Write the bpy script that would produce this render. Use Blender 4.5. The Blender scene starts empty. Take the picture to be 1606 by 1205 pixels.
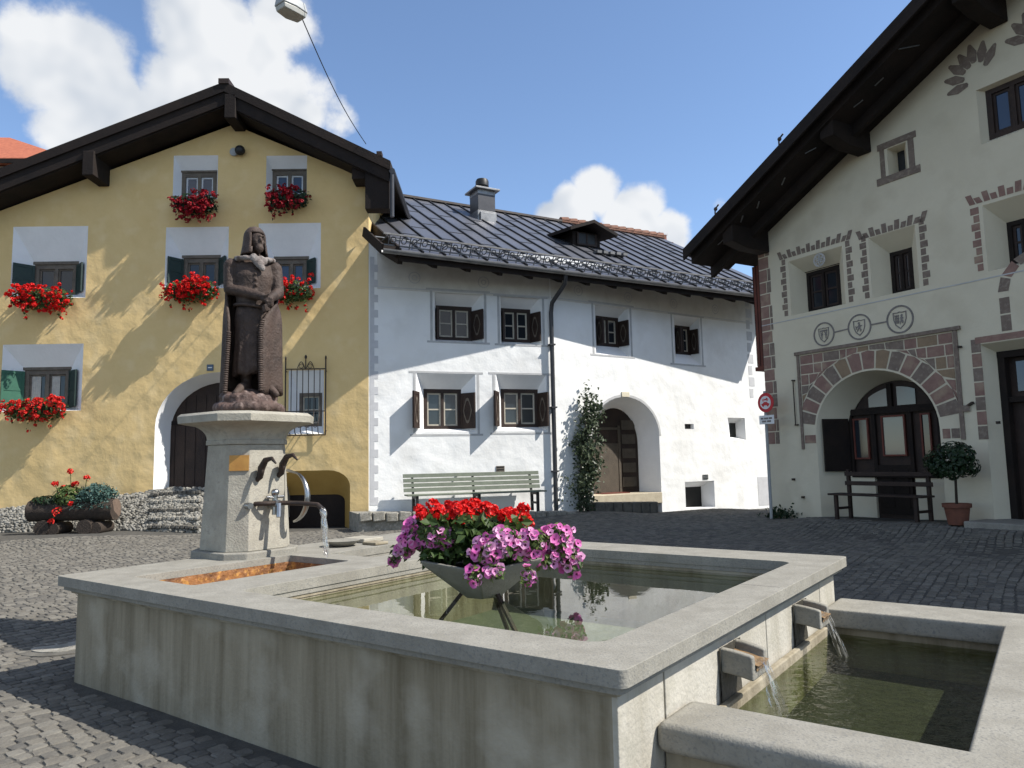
import bpy, bmesh, math, random
from mathutils import Vector, Matrix, noise
from mathutils.geometry import tessellate_polygon
R_=math.radians
rnd=random.Random(7)
scene=bpy.context.scene
col=scene.collection
# ------------------------------------------------------------------ camera
FPX=1158.0; CX,CY=803.0,602.5; HC=1.5
pitch=math.atan(120.5/1158); roll=R_(1.15)
fw=Vector((0,math.cos(pitch),math.sin(pitch))); r0=Vector((1,0,0)); u0=r0.cross(fw)
rt=r0*math.cos(roll)-u0*math.sin(roll); up=u0*math.cos(roll)+r0*math.sin(roll)
CAM=Vector((0,0,HC))
def ray(x,y): return fw+rt*((x-CX)/FPX)+up*((CY-y)/FPX)
def onz(x,y,z):
    d=ray(x,y); return CAM+d*((z-HC)/d.z)
def onplane(x,y,p,n):
    d=ray(x,y); return CAM+d*((p-CAM).dot(n)/d.dot(n))
cam=bpy.data.cameras.new('camera'); co=bpy.data.objects.new('camera',cam); col.objects.link(co)
cam.sensor_width=36; cam.lens=36*FPX/1606; cam.clip_end=3000; cam.clip_start=.05
m=Matrix((rt,up,-fw)).transposed().to_4x4(); m.translation=CAM; co.matrix_world=m
scene.camera=co
# ------------------------------------------------------------------ frames and mesh builder
class Fr:
    """a wall frame: u along the wall, w into the building, z up"""
    def __init__(s,o,ang,oz=0,k=1):
        a=R_(ang); s.o=Vector((o[0],o[1],0)); s.U=Vector((math.cos(a),math.sin(a),0)); s.V=Vector((-math.sin(a),math.cos(a),0)); s.oz=oz; s.k=k   # k: length of one design unit
    def P(s,u,w,z): return s.o+s.U*(u*s.k)+s.V*(w*s.k)+Vector((0,0,z*s.k+s.oz))
    def px(s,x,y,w=0):
        P=onplane(x,y,s.o+s.V*(w*s.k),s.V); return (P-s.o).dot(s.U)/s.k,(P.z-s.oz)/s.k
    def rect(s,q,w=0):
        a=[s.px(*p,w) for p in q]   # TL TR BR BL
        return ((a[0][0]+a[3][0])/2,(a[1][0]+a[2][0])/2,(a[2][1]+a[3][1])/2,(a[0][1]+a[1][1])/2)
WORLD=Fr((0,0),0)
class MB:
    def __init__(s,fr=WORLD): s.fr=fr; s.v=[]; s.f=[]; s.m=[]
    def add(s,vs,fs,mi=0,raw=False):
        b=len(s.v)
        s.v+= [Vector(p) for p in vs] if raw else [s.fr.P(*p) for p in vs]
        s.f+=[tuple(i+b for i in f) for f in fs]; s.m+=[mi]*len(fs)
    def box(s,x0,x1,y0,y1,z0,z1,mi=0):
        s.add([(x0,y0,z0),(x1,y0,z0),(x1,y1,z0),(x0,y1,z0),(x0,y0,z1),(x1,y0,z1),(x1,y1,z1),(x0,y1,z1)],
              [(3,2,1,0),(4,5,6,7),(0,1,5,4),(1,2,6,5),(2,3,7,6),(3,0,4,7)],mi)
    def bar(s,a,b,wd,ht,mi=0,upv=(0,0,1)):
        """rectangular bar from a to b"""
        a=Vector(a);b=Vector(b); d=(b-a).normalized(); U=Vector(upv)
        sd=d.cross(U)
        if sd.length<1e-4: sd=d.cross(Vector((1,0,0)))
        sd.normalize(); uu=sd.cross(d).normalized(); vs=[]
        for p in(a,b):
            for i,j in((-1,-1),(1,-1),(1,1),(-1,1)): vs.append(p+sd*(i*wd/2)+uu*(j*ht/2))
        s.add(vs,[(3,2,1,0),(4,5,6,7),(0,1,5,4),(1,2,6,5),(2,3,7,6),(3,0,4,7)],mi)
    def tube(s,pts,r,n=8,mi=0,caps=True):
        pts=[Vector(p) for p in pts]; rs=r if isinstance(r,(list,tuple)) else [r]*len(pts)
        vs=[];fs=[]; prev=None
        for i,p in enumerate(pts):
            d=(pts[min(i+1,len(pts)-1)]-pts[max(i-1,0)]).normalized()
            ref=prev if prev is not None else (Vector((0,0,1)) if abs(d.z)<.9 else Vector((1,0,0)))
            sd=(ref-d*ref.dot(d)).normalized(); prev=sd; t=d.cross(sd)
            for k in range(n):
                a=2*math.pi*k/n; vs.append(p+(sd*math.cos(a)+t*math.sin(a))*rs[i])
        for i in range(len(pts)-1):
            for k in range(n): fs.append((i*n+k,i*n+(k+1)%n,(i+1)*n+(k+1)%n,(i+1)*n+k))
        if caps: fs.append(tuple(range(n-1,-1,-1))); fs.append(tuple((len(pts)-1)*n+k for k in range(n)))
        s.add(vs,fs,mi)
    def loft(s,rings,mi=0,caps=True,closed=True):
        n=len(rings[0]); vs=[p for r in rings for p in r]; fs=[]
        for i in range(len(rings)-1):
            for k in range(n if closed else n-1): fs.append((i*n+k,i*n+(k+1)%n,(i+1)*n+(k+1)%n,(i+1)*n+k))
        if caps: fs.append(tuple(range(n-1,-1,-1))); fs.append(tuple((len(rings)-1)*n+k for k in range(n)))
        s.add(vs,fs,mi)
    def lathe(s,c,prof,n=20,mi=0,caps=True):
        s.loft([[(c[0]+r*math.cos(2*math.pi*k/n),c[1]+r*math.sin(2*math.pi*k/n),c[2]+z) for k in range(n)] for r,z in prof],mi,caps)
    def ell(s,c,r,nu=14,nv=9,mi=0,fn=None):
        prof=[]
        for i in range(nv+1):
            a=-math.pi/2+math.pi*i/nv; ring=[]
            for k in range(nu):
                b=2*math.pi*k/nu; d=Vector((math.cos(a)*math.cos(b),math.cos(a)*math.sin(b),math.sin(a))); q=fn(d) if fn else 1
                ring.append((c[0]+d.x*r[0]*q,c[1]+d.y*r[1]*q,c[2]+d.z*r[2]*q))
            prof.append(ring)
        s.loft(prof,mi,False)
    def panel(s,outer,holes,w,mi=0):
        """flat (u,z) polygon with holes at depth w"""
        polys=[[Vector((p[0],p[1],0)) for p in q] for q in [outer]+list(holes)]
        tri=tessellate_polygon(polys); pts=[p for q in polys for p in q]
        fs=[]
        for t in tri:
            a,b,c=[pts[i] for i in t]
            fs.append(t if (b-a).cross(c-a).z>0 else t[::-1])
        s.add([(p.x,w,p.y) for p in pts],fs,mi)
    def slab(s,outer,holes,w0,w1,mi=0):
        """(u,z) polygon with holes, front at w0, back at w1"""
        s.panel(outer,holes,w0,mi)
        b=len(s.f); s.panel(outer,holes,w1,mi)
        for i in range(b,len(s.f)): s.f[i]=s.f[i][::-1]
        for q in [outer]+list(holes): s.reveal(q,w0,q,w1,mi)
    def reveal(s,q0,w0,q1,w1,mi=0):
        n=len(q0); s.add([(p[0],w0,p[1]) for p in q0]+[(p[0],w1,p[1]) for p in q1],[(k,(k+1)%n,n+(k+1)%n,n+k) for k in range(n)],mi)
    def plan(s,outer,holes,z0,z1,mi=0):
        """(u,w) plan polygon with holes extruded z0..z1"""
        polys=[[Vector((p[0],p[1],0)) for p in q] for q in [outer]+list(holes)]
        tri=tessellate_polygon(polys); pts=[p for q in polys for p in q]; n=len(pts); fs=[]
        for t in tri:
            a,b,c=[pts[i] for i in t]; t=t if (b-a).cross(c-a).z>0 else t[::-1]
            fs.append(tuple(i+n for i in t)); fs.append(t[::-1])
        o=0
        for q in polys:
            for k in range(len(q)): fs.append((o+k,o+(k+1)%len(q),n+o+(k+1)%len(q),n+o+k))
            o+=len(q)
        s.add([(p.x,p.y,z0) for p in pts]+[(p.x,p.y,z1) for p in pts],fs,mi)
    def build(s,name,mats,parent=None,smooth=None,bevel=0,seg=2,fix=True):
        me=bpy.data.meshes.new(name); o=bpy.data.objects.new(name,me); col.objects.link(o)
        off=Vector((0,0,0))
        if parent is not None:
            o.parent=parent; q=parent
            while q is not None: off+=q.location; q=q.parent
        elif s.v:
            xs=[p.x for p in s.v];ys=[p.y for p in s.v]; off=Vector(((min(xs)+max(xs))/2,(min(ys)+max(ys))/2,min(p.z for p in s.v))); o.location=off
        me.from_pydata([tuple(p-off) for p in s.v],[],s.f)
        if not isinstance(mats,(list,tuple)): mats=[mats]
        for mt in mats: me.materials.append(mt)
        if len(mats)>1: me.polygons.foreach_set('material_index',s.m)
        if fix:
            bm=bmesh.new(); bm.from_mesh(me); bmesh.ops.remove_doubles(bm,verts=bm.verts,dist=1e-5); bmesh.ops.recalc_face_normals(bm,faces=bm.faces); bm.to_mesh(me); bm.free()
        if smooth is not None:
            me.shade_smooth()
            if smooth<180: me.set_sharp_from_angle(angle=R_(smooth))
        if bevel:
            b=o.modifiers.new('bevel','BEVEL'); b.width=bevel; b.segments=seg; b.limit_method='ANGLE'; b.angle_limit=R_(40)
            me.shade_smooth(); me.set_sharp_from_angle(angle=R_(35)); b.harden_normals=True
        return o
def tag(o,label=None,cat=None,group=None,kind=None):
    if label: o['label']=label
    if cat: o['category']=cat
    if group: o['group']=group
    if kind: o['kind']=kind
    return o
def thing(name,label,cat,loc,group=None):
    o=bpy.data.objects.new(name,None); col.objects.link(o); o.location=loc; o.empty_display_size=.2
    return tag(o,label,cat,group)
def arch(u0,u1,z0,zs,zt,n=16):
    """arched opening outline, from bottom left counter-clockwise seen from outside"""
    c=(u0+u1)/2; h=(u1-u0)/2; q=[(u0,z0),(u1,z0)]
    for k in range(n+1):
        a=math.pi*k/n; q.append((c+h*math.cos(a),zs+(zt-zs)*math.sin(a)))
    return q
def rq(r): return [(r[0],r[2]),(r[1],r[2]),(r[1],r[3]),(r[0],r[3])]
# ------------------------------------------------------------------ materials
def nt(name):
    mt=bpy.data.materials.new(name); mt.use_nodes=True; t=mt.node_tree; return mt,t,t.nodes['Principled BSDF']
def pbr(name,c1,c2=None,rough=.8,scale=3,bump=0,bscale=20,metal=0,spec=.4,stretch=(1,1,1),c3=None,scale2=30,detail=6,lo=.35,hi=.65,bdist=.02,bump2=0,b2scale=2):
    mt,t,b=nt(name); N=t.nodes; L=t.links
    b.inputs['Roughness'].default_value=rough; b.inputs['Metallic'].default_value=metal; b.inputs['Specular IOR Level'].default_value=spec
    b.inputs['Base Color'].default_value=(*c1,1)
    tc=N.new('ShaderNodeTexCoord'); mp=N.new('ShaderNodeMapping'); mp.inputs['Scale'].default_value=stretch; L.new(tc.outputs['Object'],mp.inputs['Vector'])
    out=None
    if c2:
        n=N.new('ShaderNodeTexNoise'); n.inputs['Scale'].default_value=scale; n.inputs['Detail'].default_value=detail; n.inputs['Roughness'].default_value=.65; L.new(mp.outputs[0],n.inputs['Vector'])
        r=N.new('ShaderNodeMapRange'); r.inputs[1].default_value=lo; r.inputs[2].default_value=hi; L.new(n.outputs['Fac'],r.inputs[0])
        x=N.new('ShaderNodeMix'); x.data_type='RGBA'; L.new(r.outputs[0],x.inputs[0]); x.inputs[6].default_value=(*c1,1); x.inputs[7].default_value=(*c2,1); out=x.outputs[2]
        if c3:
            n2=N.new('ShaderNodeTexNoise'); n2.inputs['Scale'].default_value=scale2; n2.inputs['Detail'].default_value=4; L.new(tc.outputs['Object'],n2.inputs['Vector'])
            r2=N.new('ShaderNodeMapRange'); r2.inputs[1].default_value=.52; r2.inputs[2].default_value=.7; L.new(n2.outputs['Fac'],r2.inputs[0])
            x2=N.new('ShaderNodeMix'); x2.data_type='RGBA'; L.new(r2.outputs[0],x2.inputs[0]); L.new(out,x2.inputs[6]); x2.inputs[7].default_value=(*c3,1); out=x2.outputs[2]
        L.new(out,b.inputs['Base Color'])
    prev=None
    for st,sc_,ds in((bump,bscale,bdist),(bump2,b2scale,.15)):
        if st:
            n=N.new('ShaderNodeTexNoise'); n.inputs['Scale'].default_value=sc_; n.inputs['Detail'].default_value=5 if ds<.1 else 2; L.new(tc.outputs['Object'],n.inputs['Vector'])
            bp=N.new('ShaderNodeBump'); bp.inputs['Strength'].default_value=st; bp.inputs['Distance'].default_value=ds; L.new(n.outputs['Fac'],bp.inputs['Height'])
            if prev: L.new(prev.outputs[0],bp.inputs['Normal'])
            prev=bp
    if prev: L.new(prev.outputs[0],b.inputs['Normal'])
    return mt
def leafmat(name,c1,c2,trans=.25,scale=14,rough=.5):
    mt=pbr(name,c1,c2,rough=rough,scale=scale,detail=2,lo=.4,hi=.6,spec=.3)
    t=mt.node_tree; b=t.nodes['Principled BSDF']; o=t.nodes['Material Output']
    tr=t.nodes.new('ShaderNodeBsdfTranslucent'); mx=t.nodes.new('ShaderNodeMixShader'); mx.inputs[0].default_value=trans
    src=b.inputs['Base Color'].links[0].from_socket; t.links.new(src,tr.inputs['Color'])
    t.links.new(b.outputs[0],mx.inputs[1]); t.links.new(tr.outputs[0],mx.inputs[2]); t.links.new(mx.outputs[0],o.inputs['Surface'])
    return mt
def watermat(name,tint,bscale,bstr,rough=.02,ior=1.33):
    mt=bpy.data.materials.new(name); mt.use_nodes=True; t=mt.node_tree; N=t.nodes; L=t.links; N.remove(N['Principled BSDF'])
    tr=N.new('ShaderNodeBsdfTransparent'); tr.inputs[0].default_value=(*tint,1)
    gl=N.new('ShaderNodeBsdfGlossy'); gl.inputs['Roughness'].default_value=rough
    fr=N.new('ShaderNodeFresnel'); ge=N.new('ShaderNodeNewGeometry'); mi_=N.new('ShaderNodeMapRange'); mi_.inputs[3].default_value=ior; mi_.inputs[4].default_value=1/ior; L.new(ge.outputs['Backfacing'],mi_.inputs[0]); L.new(mi_.outputs[0],fr.inputs[0])   # one sheet: same index seen from above and below
    mx=N.new('ShaderNodeMixShader'); tc=N.new('ShaderNodeTexCoord'); n=N.new('ShaderNodeTexNoise'); n.inputs['Scale'].default_value=bscale; n.inputs['Detail'].default_value=3
    bp=N.new('ShaderNodeBump'); bp.inputs['Strength'].default_value=bstr; bp.inputs['Distance'].default_value=.02
    L.new(tc.outputs['Object'],n.inputs['Vector']); L.new(n.outputs['Fac'],bp.inputs['Height']); L.new(bp.outputs[0],gl.inputs['Normal']); L.new(bp.outputs[0],fr.inputs['Normal'])
    L.new(fr.outputs[0],mx.inputs[0]); L.new(tr.outputs[0],mx.inputs[1]); L.new(gl.outputs[0],mx.inputs[2]); L.new(mx.outputs[0],N['Material Output'].inputs['Surface'])
    return mt
M={}
M['yellow']=pbr('yellow plaster',(.69,.505,.24),(.645,.465,.21),.9,1.3,.3,14,c3=(.705,.53,.27),scale2=2.2,bump2=.40,b2scale=1.4)
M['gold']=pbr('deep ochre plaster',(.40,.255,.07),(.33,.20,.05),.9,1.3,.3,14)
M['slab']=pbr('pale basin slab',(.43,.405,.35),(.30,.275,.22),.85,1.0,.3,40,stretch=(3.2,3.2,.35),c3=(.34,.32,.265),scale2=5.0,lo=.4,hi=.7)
M['white']=pbr('white plaster',(.79,.79,.78),(.74,.74,.725),.9,.9,.25,18,c3=(.69,.685,.665),scale2=1.3,bump2=.35,b2scale=1.5)
M['recess']=pbr('white limewash',(.80,.80,.80),(.74,.74,.74),.9,2,.2,18)
M['cream']=pbr('warm white plaster',(.61,.555,.43),(.57,.515,.395),.9,1.1,.25,16,c3=(.53,.475,.36),scale2=1.4,bump2=.3,b2scale=1.5)
M['creamrec']=pbr('warm white limewash',(.63,.575,.45),(.59,.535,.415),.9,1.4,.2,16)
M['darkwood']=pbr('tarred timber',(.020,.013,.010),(.010,.007,.006),.85,2,.4,30,stretch=(1,1,1),spec=.3)
M['brownwood']=pbr('brown timber',(.038,.022,.016),(.022,.013,.010),.65,3,.4,40,spec=.35)
M['redwood']=pbr('reddish timber',(.14,.035,.022),(.09,.026,.018),.7,4,.3,40)
M['greywood']=pbr('weathered timber frame',(.15,.125,.10),(.10,.085,.07),.8,6,.3,40)
M['tan']=pbr('light timber bars',(.50,.46,.38),(.42,.38,.31),.6,6)
M['whitebar']=pbr('white window bars',(.62,.64,.66),(.55,.57,.6),.5,6)
M['notch']=pbr('wet dark stone',(.05,.045,.035),(.03,.028,.02),.6,9,.5,30)
M['stepstone']=pbr('grey brown step stone',(.13,.122,.105),(.075,.07,.06),.9,6,.5,40)
M['doorleaf']=pbr('sunlight toned door leaf',(.085,.068,.05),(.06,.048,.036),.75,5,.3,40)  # brown timber lightened: sunlight on the lower leaf is put into the colour
M['ochrestain']=pbr('ochre lime stain',(.24,.145,.065),(.13,.085,.045),.75,12,.4,40)
M['guard']=pbr('dull snow guard metal',(.17,.17,.17),(.10,.10,.10),.6,4,metal=.4)
M['green']=pbr('green shutter paint',(.030,.115,.070),(.022,.085,.055),.55,5,.1,60)  # lighter copy of the dark green: sunlight on one shutter put into the colour
M['darkgreen']=pbr('dark green shutter paint',(.016,.036,.028),(.011,.026,.022),.55,5,.1,60)
M['granite']=pbr('granite coping',(.285,.272,.237),(.22,.208,.178),.9,5,.35,90,spec=.12,c3=(.19,.185,.17),scale2=60,bdist=.01)
M['stonewall']=pbr('streaked basin stone',(.32,.28,.205),(.135,.110,.068),.85,1.5,.3,40,stretch=(4.5,4.5,.35),c3=(.35,.315,.245),scale2=2.2,lo=.30,hi=.72)
M['pedestal']=pbr('pale column stone',(.37,.345,.285),(.27,.25,.205),.8,4,.3,60,c3=(.27,.25,.21),scale2=20)
M['rust']=pbr('iron stained algae',(.32,.145,.05),(.10,.045,.022),.6,9,.8,25,c3=(.52,.27,.07),scale2=22)
M['algae']=pbr('green basin floor',(.15,.163,.11),(.11,.122,.082),.8,2.5,.3,30,c3=(.18,.185,.13),scale2=9)
M['algae2']=pbr('weedy trough floor',(.13,.15,.055),(.035,.04,.022),.8,9,.8,30,c3=(.26,.29,.10),scale2=26)
M['bronze']=pbr('brown statue stone',(.060,.037,.027),(.032,.020,.015),.72,5,.5,45,c3=(.072,.048,.037),scale2=14,spec=.45)
M['rock']=pbr('statue rock base',(.11,.068,.055),(.05,.032,.027),.75,9,.7,40,c3=(.22,.165,.145),scale2=14)
M['bird']=pbr('whitened collar',(.27,.245,.23),(.10,.075,.065),.8,14,.4,50)
M['metal']=pbr('chrome pipe',(.42,.42,.42),(.3,.3,.3),.3,9,metal=1)
M['iron']=pbr('wrought iron',(.035,.030,.028),(.06,.04,.03),.6,20,.2,80,metal=.4)
M['roofmetal']=pbr('grey sheet roofing',(.16,.165,.19),(.12,.125,.145),.42,.8,.15,8,metal=.55,spec=.5,c3=(.15,.15,.165),scale2=1.2)
M['seam']=pbr('dark roof seams',(.014,.015,.018),None,.5)
M['zinc']=pbr('zinc flashing',(.25,.25,.25),(.16,.16,.16),.45,4,.1,40,metal=.6)
M['gutter']=pbr('dull brown gutter',(.085,.072,.062),(.06,.05,.045),.45,4,metal=.5)
M['pipe']=pbr('grey downpipe',(.06,.06,.065),(.045,.045,.05),.45,4,metal=.4)
M['tile']=pbr('terracotta tiles',(.42,.13,.065),(.30,.085,.045),.85,6,.6,18)
M['tileridge']=pbr('terracotta ridge',(.22,.105,.07),(.15,.075,.05),.85,6,.3,18)
M['greypaint']=pbr('grey painted border',(.47,.47,.47),(.38,.38,.38),.9,5)
M['frieze']=pbr('faded painted frieze',(.66,.645,.61),(.57,.55,.515),.9,3)
M['quoin']=pbr('grey painted quoins',(.52,.52,.53),(.45,.45,.46),.9,5)
M['sgr']=pbr('brown sgraffito',(.205,.16,.13),(.15,.115,.095),.9,6,.3,40,c3=(.25,.205,.165),scale2=16)
M['sgr2']=pbr('reddish sgraffito',(.265,.165,.135),(.20,.12,.10),.9,5,.3,40,c3=(.31,.225,.165),scale2=4)
M['sgr3']=pbr('ochre sgraffito',(.27,.195,.125),(.21,.15,.10),.9,5,.3,40)
M['greyline']=pbr('dark grey line paint',(.15,.135,.125),(.22,.2,.19),.9,8)
M['curtain']=pbr('pale curtain',(.45,.43,.39),(.36,.34,.31),.9,12)
M['mortar']=pbr('sandy paving joints',(.085,.080,.070),(.055,.052,.046),.95,9,.4,60)
M['apron']=pbr('rubble paving',(.29,.275,.24),(.16,.15,.125),.9,6,.6,40,c3=(.35,.33,.29),scale2=18)
M['concrete']=pbr('bowl concrete',(.20,.192,.168),(.145,.138,.118),.85,5,.3,50)
M['greenbench']=pbr('sage green slats',(.165,.185,.14),(.125,.142,.108),.6,7,.2,50)
M['lime']=pbr('floor sand stone',(.44,.39,.29),(.36,.31,.23),.9,6,.3,40)
M['terracotta']=pbr('terracotta pot',(.17,.065,.04),(.12,.048,.032),.85,7,.2,50)
M['signred']=pbr('sign red',(.52,.018,.03),(.46,.015,.025),.45,8)
M['signwhite']=pbr('sign white',(.72,.72,.72),(.62,.62,.62),.5,8)
M['black']=pbr('black paint',(.012,.012,.012),None,.5)
M['brass']=pbr('brass plaque',(.50,.26,.07),(.40,.19,.05),.45,8,metal=.5)
M['lampglass']=pbr('frosted lamp cover',(.42,.41,.37),(.34,.33,.29),.35,8)
M['lampgrey']=pbr('grey lamp housing',(.34,.35,.35),(.28,.29,.29),.5,8)
M['brick']=pbr('chimney brick',(.27,.10,.07),(.18,.07,.05),.9,8,.4,30)
M['bark']=pbr('bark',(.055,.040,.030),(.03,.022,.017),.9,14,.6,40)
M['logend']=pbr('cut log end',(.17,.12,.09),(.11,.08,.06),.9,12,.3,50)
M['soil']=pbr('soil',(.05,.035,.025),(.03,.02,.015),.95,20,.5,60)
M['red']=leafmat('red petals',(.74,.012,.008),(.52,.006,.006),.2,30)
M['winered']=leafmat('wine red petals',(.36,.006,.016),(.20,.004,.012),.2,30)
M['coral']=leafmat('coral red petals',(.70,.030,.018),(.50,.014,.012),.2,30)
M['pink']=leafmat('pink petals',(.74,.20,.50),(.60,.11,.38),.3,18)
M['palepink']=leafmat('pale pink petals',(.80,.40,.62),(.68,.27,.52),.3,18)
M['throat']=leafmat('magenta throats',(.20,.008,.10),(.12,.005,.06),.1,18)
M['leaf']=leafmat('green leaves',(.075,.115,.030),(.040,.075,.020),.3,12)
M['lightleaf']=leafmat('light green leaves',(.16,.20,.055),(.09,.13,.04),.35,12)
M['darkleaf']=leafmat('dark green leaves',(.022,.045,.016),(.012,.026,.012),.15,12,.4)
M['roseleaf']=leafmat('rose leaves',(.072,.092,.050),(.040,.056,.030),.2,10,.4)
M['blueleaf']=leafmat('blue green needles',(.07,.13,.11),(.035,.075,.065),.1,20)
def glass(name,c=(.018,.022,.028)):
    mt,t,b=nt(name); b.inputs['Base Color'].default_value=(*c,1); b.inputs['Roughness'].default_value=.06; b.inputs['Specular IOR Level'].default_value=.6
    N=t.nodes; tc=N.new('ShaderNodeTexCoord'); n=N.new('ShaderNodeTexNoise'); n.inputs['Scale'].default_value=2.5
    bp=N.new('ShaderNodeBump'); bp.inputs['Strength'].default_value=.06; t.links.new(tc.outputs['Object'],n.inputs['Vector']); t.links.new(n.outputs['Fac'],bp.inputs['Height']); t.links.new(bp.outputs[0],b.inputs['Normal'])
    return mt
M['glass']=glass('window glass'); M['blueglass']=glass('sky tinted glass',(.035,.05,.085)); M['paleglass']=glass('pale tinted glass',(.16,.155,.135))  # sky blue and bright pane reflections are put into the base colours
M['poolwater']=watermat('still water',(.80,.86,.74),2.2,.06,.015,2.0)
M['troughwater']=watermat('rippled water',(.52,.58,.42),12,.7,.03,1.4)
M['rustwater']=watermat('shallow water',(.85,.72,.5),14,.3)
def streammat():
    mt=bpy.data.materials.new('falling water'); mt.use_nodes=True; t=mt.node_tree; N=t.nodes; L=t.links; N.remove(N['Principled BSDF'])
    tr=N.new('ShaderNodeBsdfTransparent'); gl=N.new('ShaderNodeBsdfGlossy'); gl.inputs['Roughness'].default_value=.12; df=N.new('ShaderNodeBsdfTranslucent'); df.inputs[0].default_value=(.8,.8,.78,1)
    a=N.new('ShaderNodeMixShader'); a.inputs[0].default_value=.5; L.new(gl.outputs[0],a.inputs[1]); L.new(df.outputs[0],a.inputs[2])
    tc=N.new('ShaderNodeTexCoord'); mp=N.new('ShaderNodeMapping'); mp.inputs['Scale'].default_value=(60,60,9); n=N.new('ShaderNodeTexNoise'); n.inputs['Scale'].default_value=1; L.new(tc.outputs['Object'],mp.inputs[0]); L.new(mp.outputs[0],n.inputs['Vector'])
    r=N.new('ShaderNodeMapRange'); r.inputs[1].default_value=.35; r.inputs[2].default_value=.65; r.inputs[3].default_value=.08; r.inputs[4].default_value=.5; L.new(n.outputs['Fac'],r.inputs[0])
    b=N.new('ShaderNodeMixShader'); L.new(r.outputs[0],b.inputs[0]); L.new(tr.outputs[0],b.inputs[1]); L.new(a.outputs[0],b.inputs[2]); L.new(b.outputs[0],N['Material Output'].inputs['Surface'])
    return mt
M['stream']=streammat()
# ------------------------------------------------------------------ light and sky
SUN=Vector((1,-.21,1.1)).normalized()
elev=math.asin(SUN.z)
w=bpy.data.worlds.new('World'); scene.world=w; w.use_nodes=True
T=w.node_tree; N=T.nodes; L=T.links; bg=N['Background']
sky=N.new('ShaderNodeTexSky'); sky.sky_type='NISHITA'; sky.sun_disc=False; sky.sun_elevation=elev; sky.sun_rotation=math.atan2(SUN.x,SUN.y)
sky.altitude=1200; sky.air_density=1.0; sky.dust_density=.5; sky.ozone_density=2.4
L.new(sky.outputs[0],bg.inputs[0]); bg.inputs[1].default_value=.15
tc=N.new('ShaderNodeTexCoord')
blobs=[(105,100,105,1),(50,60,60,.9),(150,165,85,1),(95,205,55,.85),(330,70,95,1),(390,120,100,1),(300,150,90,1),(465,160,75,.95),(255,190,70,.9),(525,180,45,.7),(440,40,70,.75),(290,20,70,.9),
       (940,300,52,1),(900,330,50,1),(990,335,62,1),(1045,372,50,1),(865,340,36,.8),(715,303,20,.33),(1130,325,22,.45)]
ambient_clouds=[(-60,30,.30),(-110,42,.34),(-150,25,.30),(170,38,.36),(120,55,.34),(80,30,.26),(60,62,.25),(-20,75,.26),(-80,14,.25),(140,14,.25)]   # unseen clouds added to raise the neutral ambient light: azimuth, elevation, size
cur=None
cl_l=[(ray(x,y).normalized(),r/FPX,k) for (x,y,r,k) in blobs]+[(Vector((math.sin(R_(a))*math.cos(R_(e)),math.cos(R_(a))*math.cos(R_(e)),math.sin(R_(e)))),s_,1) for a,e,s_ in ambient_clouds]
for (d,r,k) in cl_l:
    vm=N.new('ShaderNodeVectorMath'); vm.operation='DISTANCE'; L.new(tc.outputs['Generated'],vm.inputs[0]); vm.inputs[1].default_value=d
    mr=N.new('ShaderNodeMapRange'); mr.inputs[1].default_value=r*1.25; mr.inputs[2].default_value=r*.25; mr.inputs[3].default_value=0; mr.inputs[4].default_value=k; mr.interpolation_type='SMOOTHSTEP'; L.new(vm.outputs['Value'],mr.inputs[0])
    if cur is None: cur=mr.outputs[0]
    else:
        mx=N.new('ShaderNodeMath'); mx.operation='MAXIMUM'; L.new(cur,mx.inputs[0]); L.new(mr.outputs[0],mx.inputs[1]); cur=mx.outputs[0]
def wnoise(sc,det,off=(0,0,0)):
    mp=N.new('ShaderNodeMapping'); mp.inputs['Location'].default_value=off; L.new(tc.outputs['Generated'],mp.inputs[0])
    n=N.new('ShaderNodeTexNoise'); n.inputs['Scale'].default_value=sc; n.inputs['Detail'].default_value=det; n.inputs['Roughness'].default_value=.6; L.new(mp.outputs[0],n.inputs['Vector']); return n.outputs['Fac']
def math_(op,a,b):
    n=N.new('ShaderNodeMath'); n.operation=op
    for i,v in enumerate((a,b)):
        if isinstance(v,(int,float)): n.inputs[i].default_value=v
        else: L.new(v,n.inputs[i])
    return n.outputs[0]
n1=wnoise(11,7); n2=wnoise(7,3,(.0,0,.0)); n2b=wnoise(7,3,(.02,-.01,.035)); n3=wnoise(6,3,(3,1,2))
dens=math_('ADD',cur,math_('MULTIPLY',math_('SUBTRACT',n1,.5),1.5))
mk=N.new('ShaderNodeMapRange'); mk.interpolation_type='SMOOTHSTEP'; mk.inputs[1].default_value=.34; mk.inputs[2].default_value=.74; L.new(dens,mk.inputs[0])
gate=N.new('ShaderNodeMapRange'); gate.inputs[1].default_value=.02; gate.inputs[2].default_value=.2; L.new(cur,gate.inputs[0])
mask=math_('MULTIPLY',math_('MULTIPLY',mk.outputs[0],gate.outputs[0]),.96)
shade=N.new('ShaderNodeMapRange'); shade.inputs[1].default_value=-.16; shade.inputs[2].default_value=.10
L.new(math_('ADD',math_('SUBTRACT',n2,n2b),math_('MULTIPLY',math_('SUBTRACT',n3,.42),.5)),shade.inputs[0])
cc=N.new('ShaderNodeMix'); cc.data_type='RGBA'; L.new(shade.outputs[0],cc.inputs[0]); cc.inputs[6].default_value=(.60,.66,.74,1); cc.inputs[7].default_value=(.93,.945,.96,1)
bg2=N.new('ShaderNodeBackground'); L.new(cc.outputs[2],bg2.inputs[0]); bg2.inputs[1].default_value=.68
ms=N.new('ShaderNodeMixShader'); L.new(mask,ms.inputs[0]); L.new(bg.outputs[0],ms.inputs[1]); L.new(bg2.outputs[0],ms.inputs[2]); L.new(ms.outputs[0],N['World Output'].inputs['Surface'])
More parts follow.
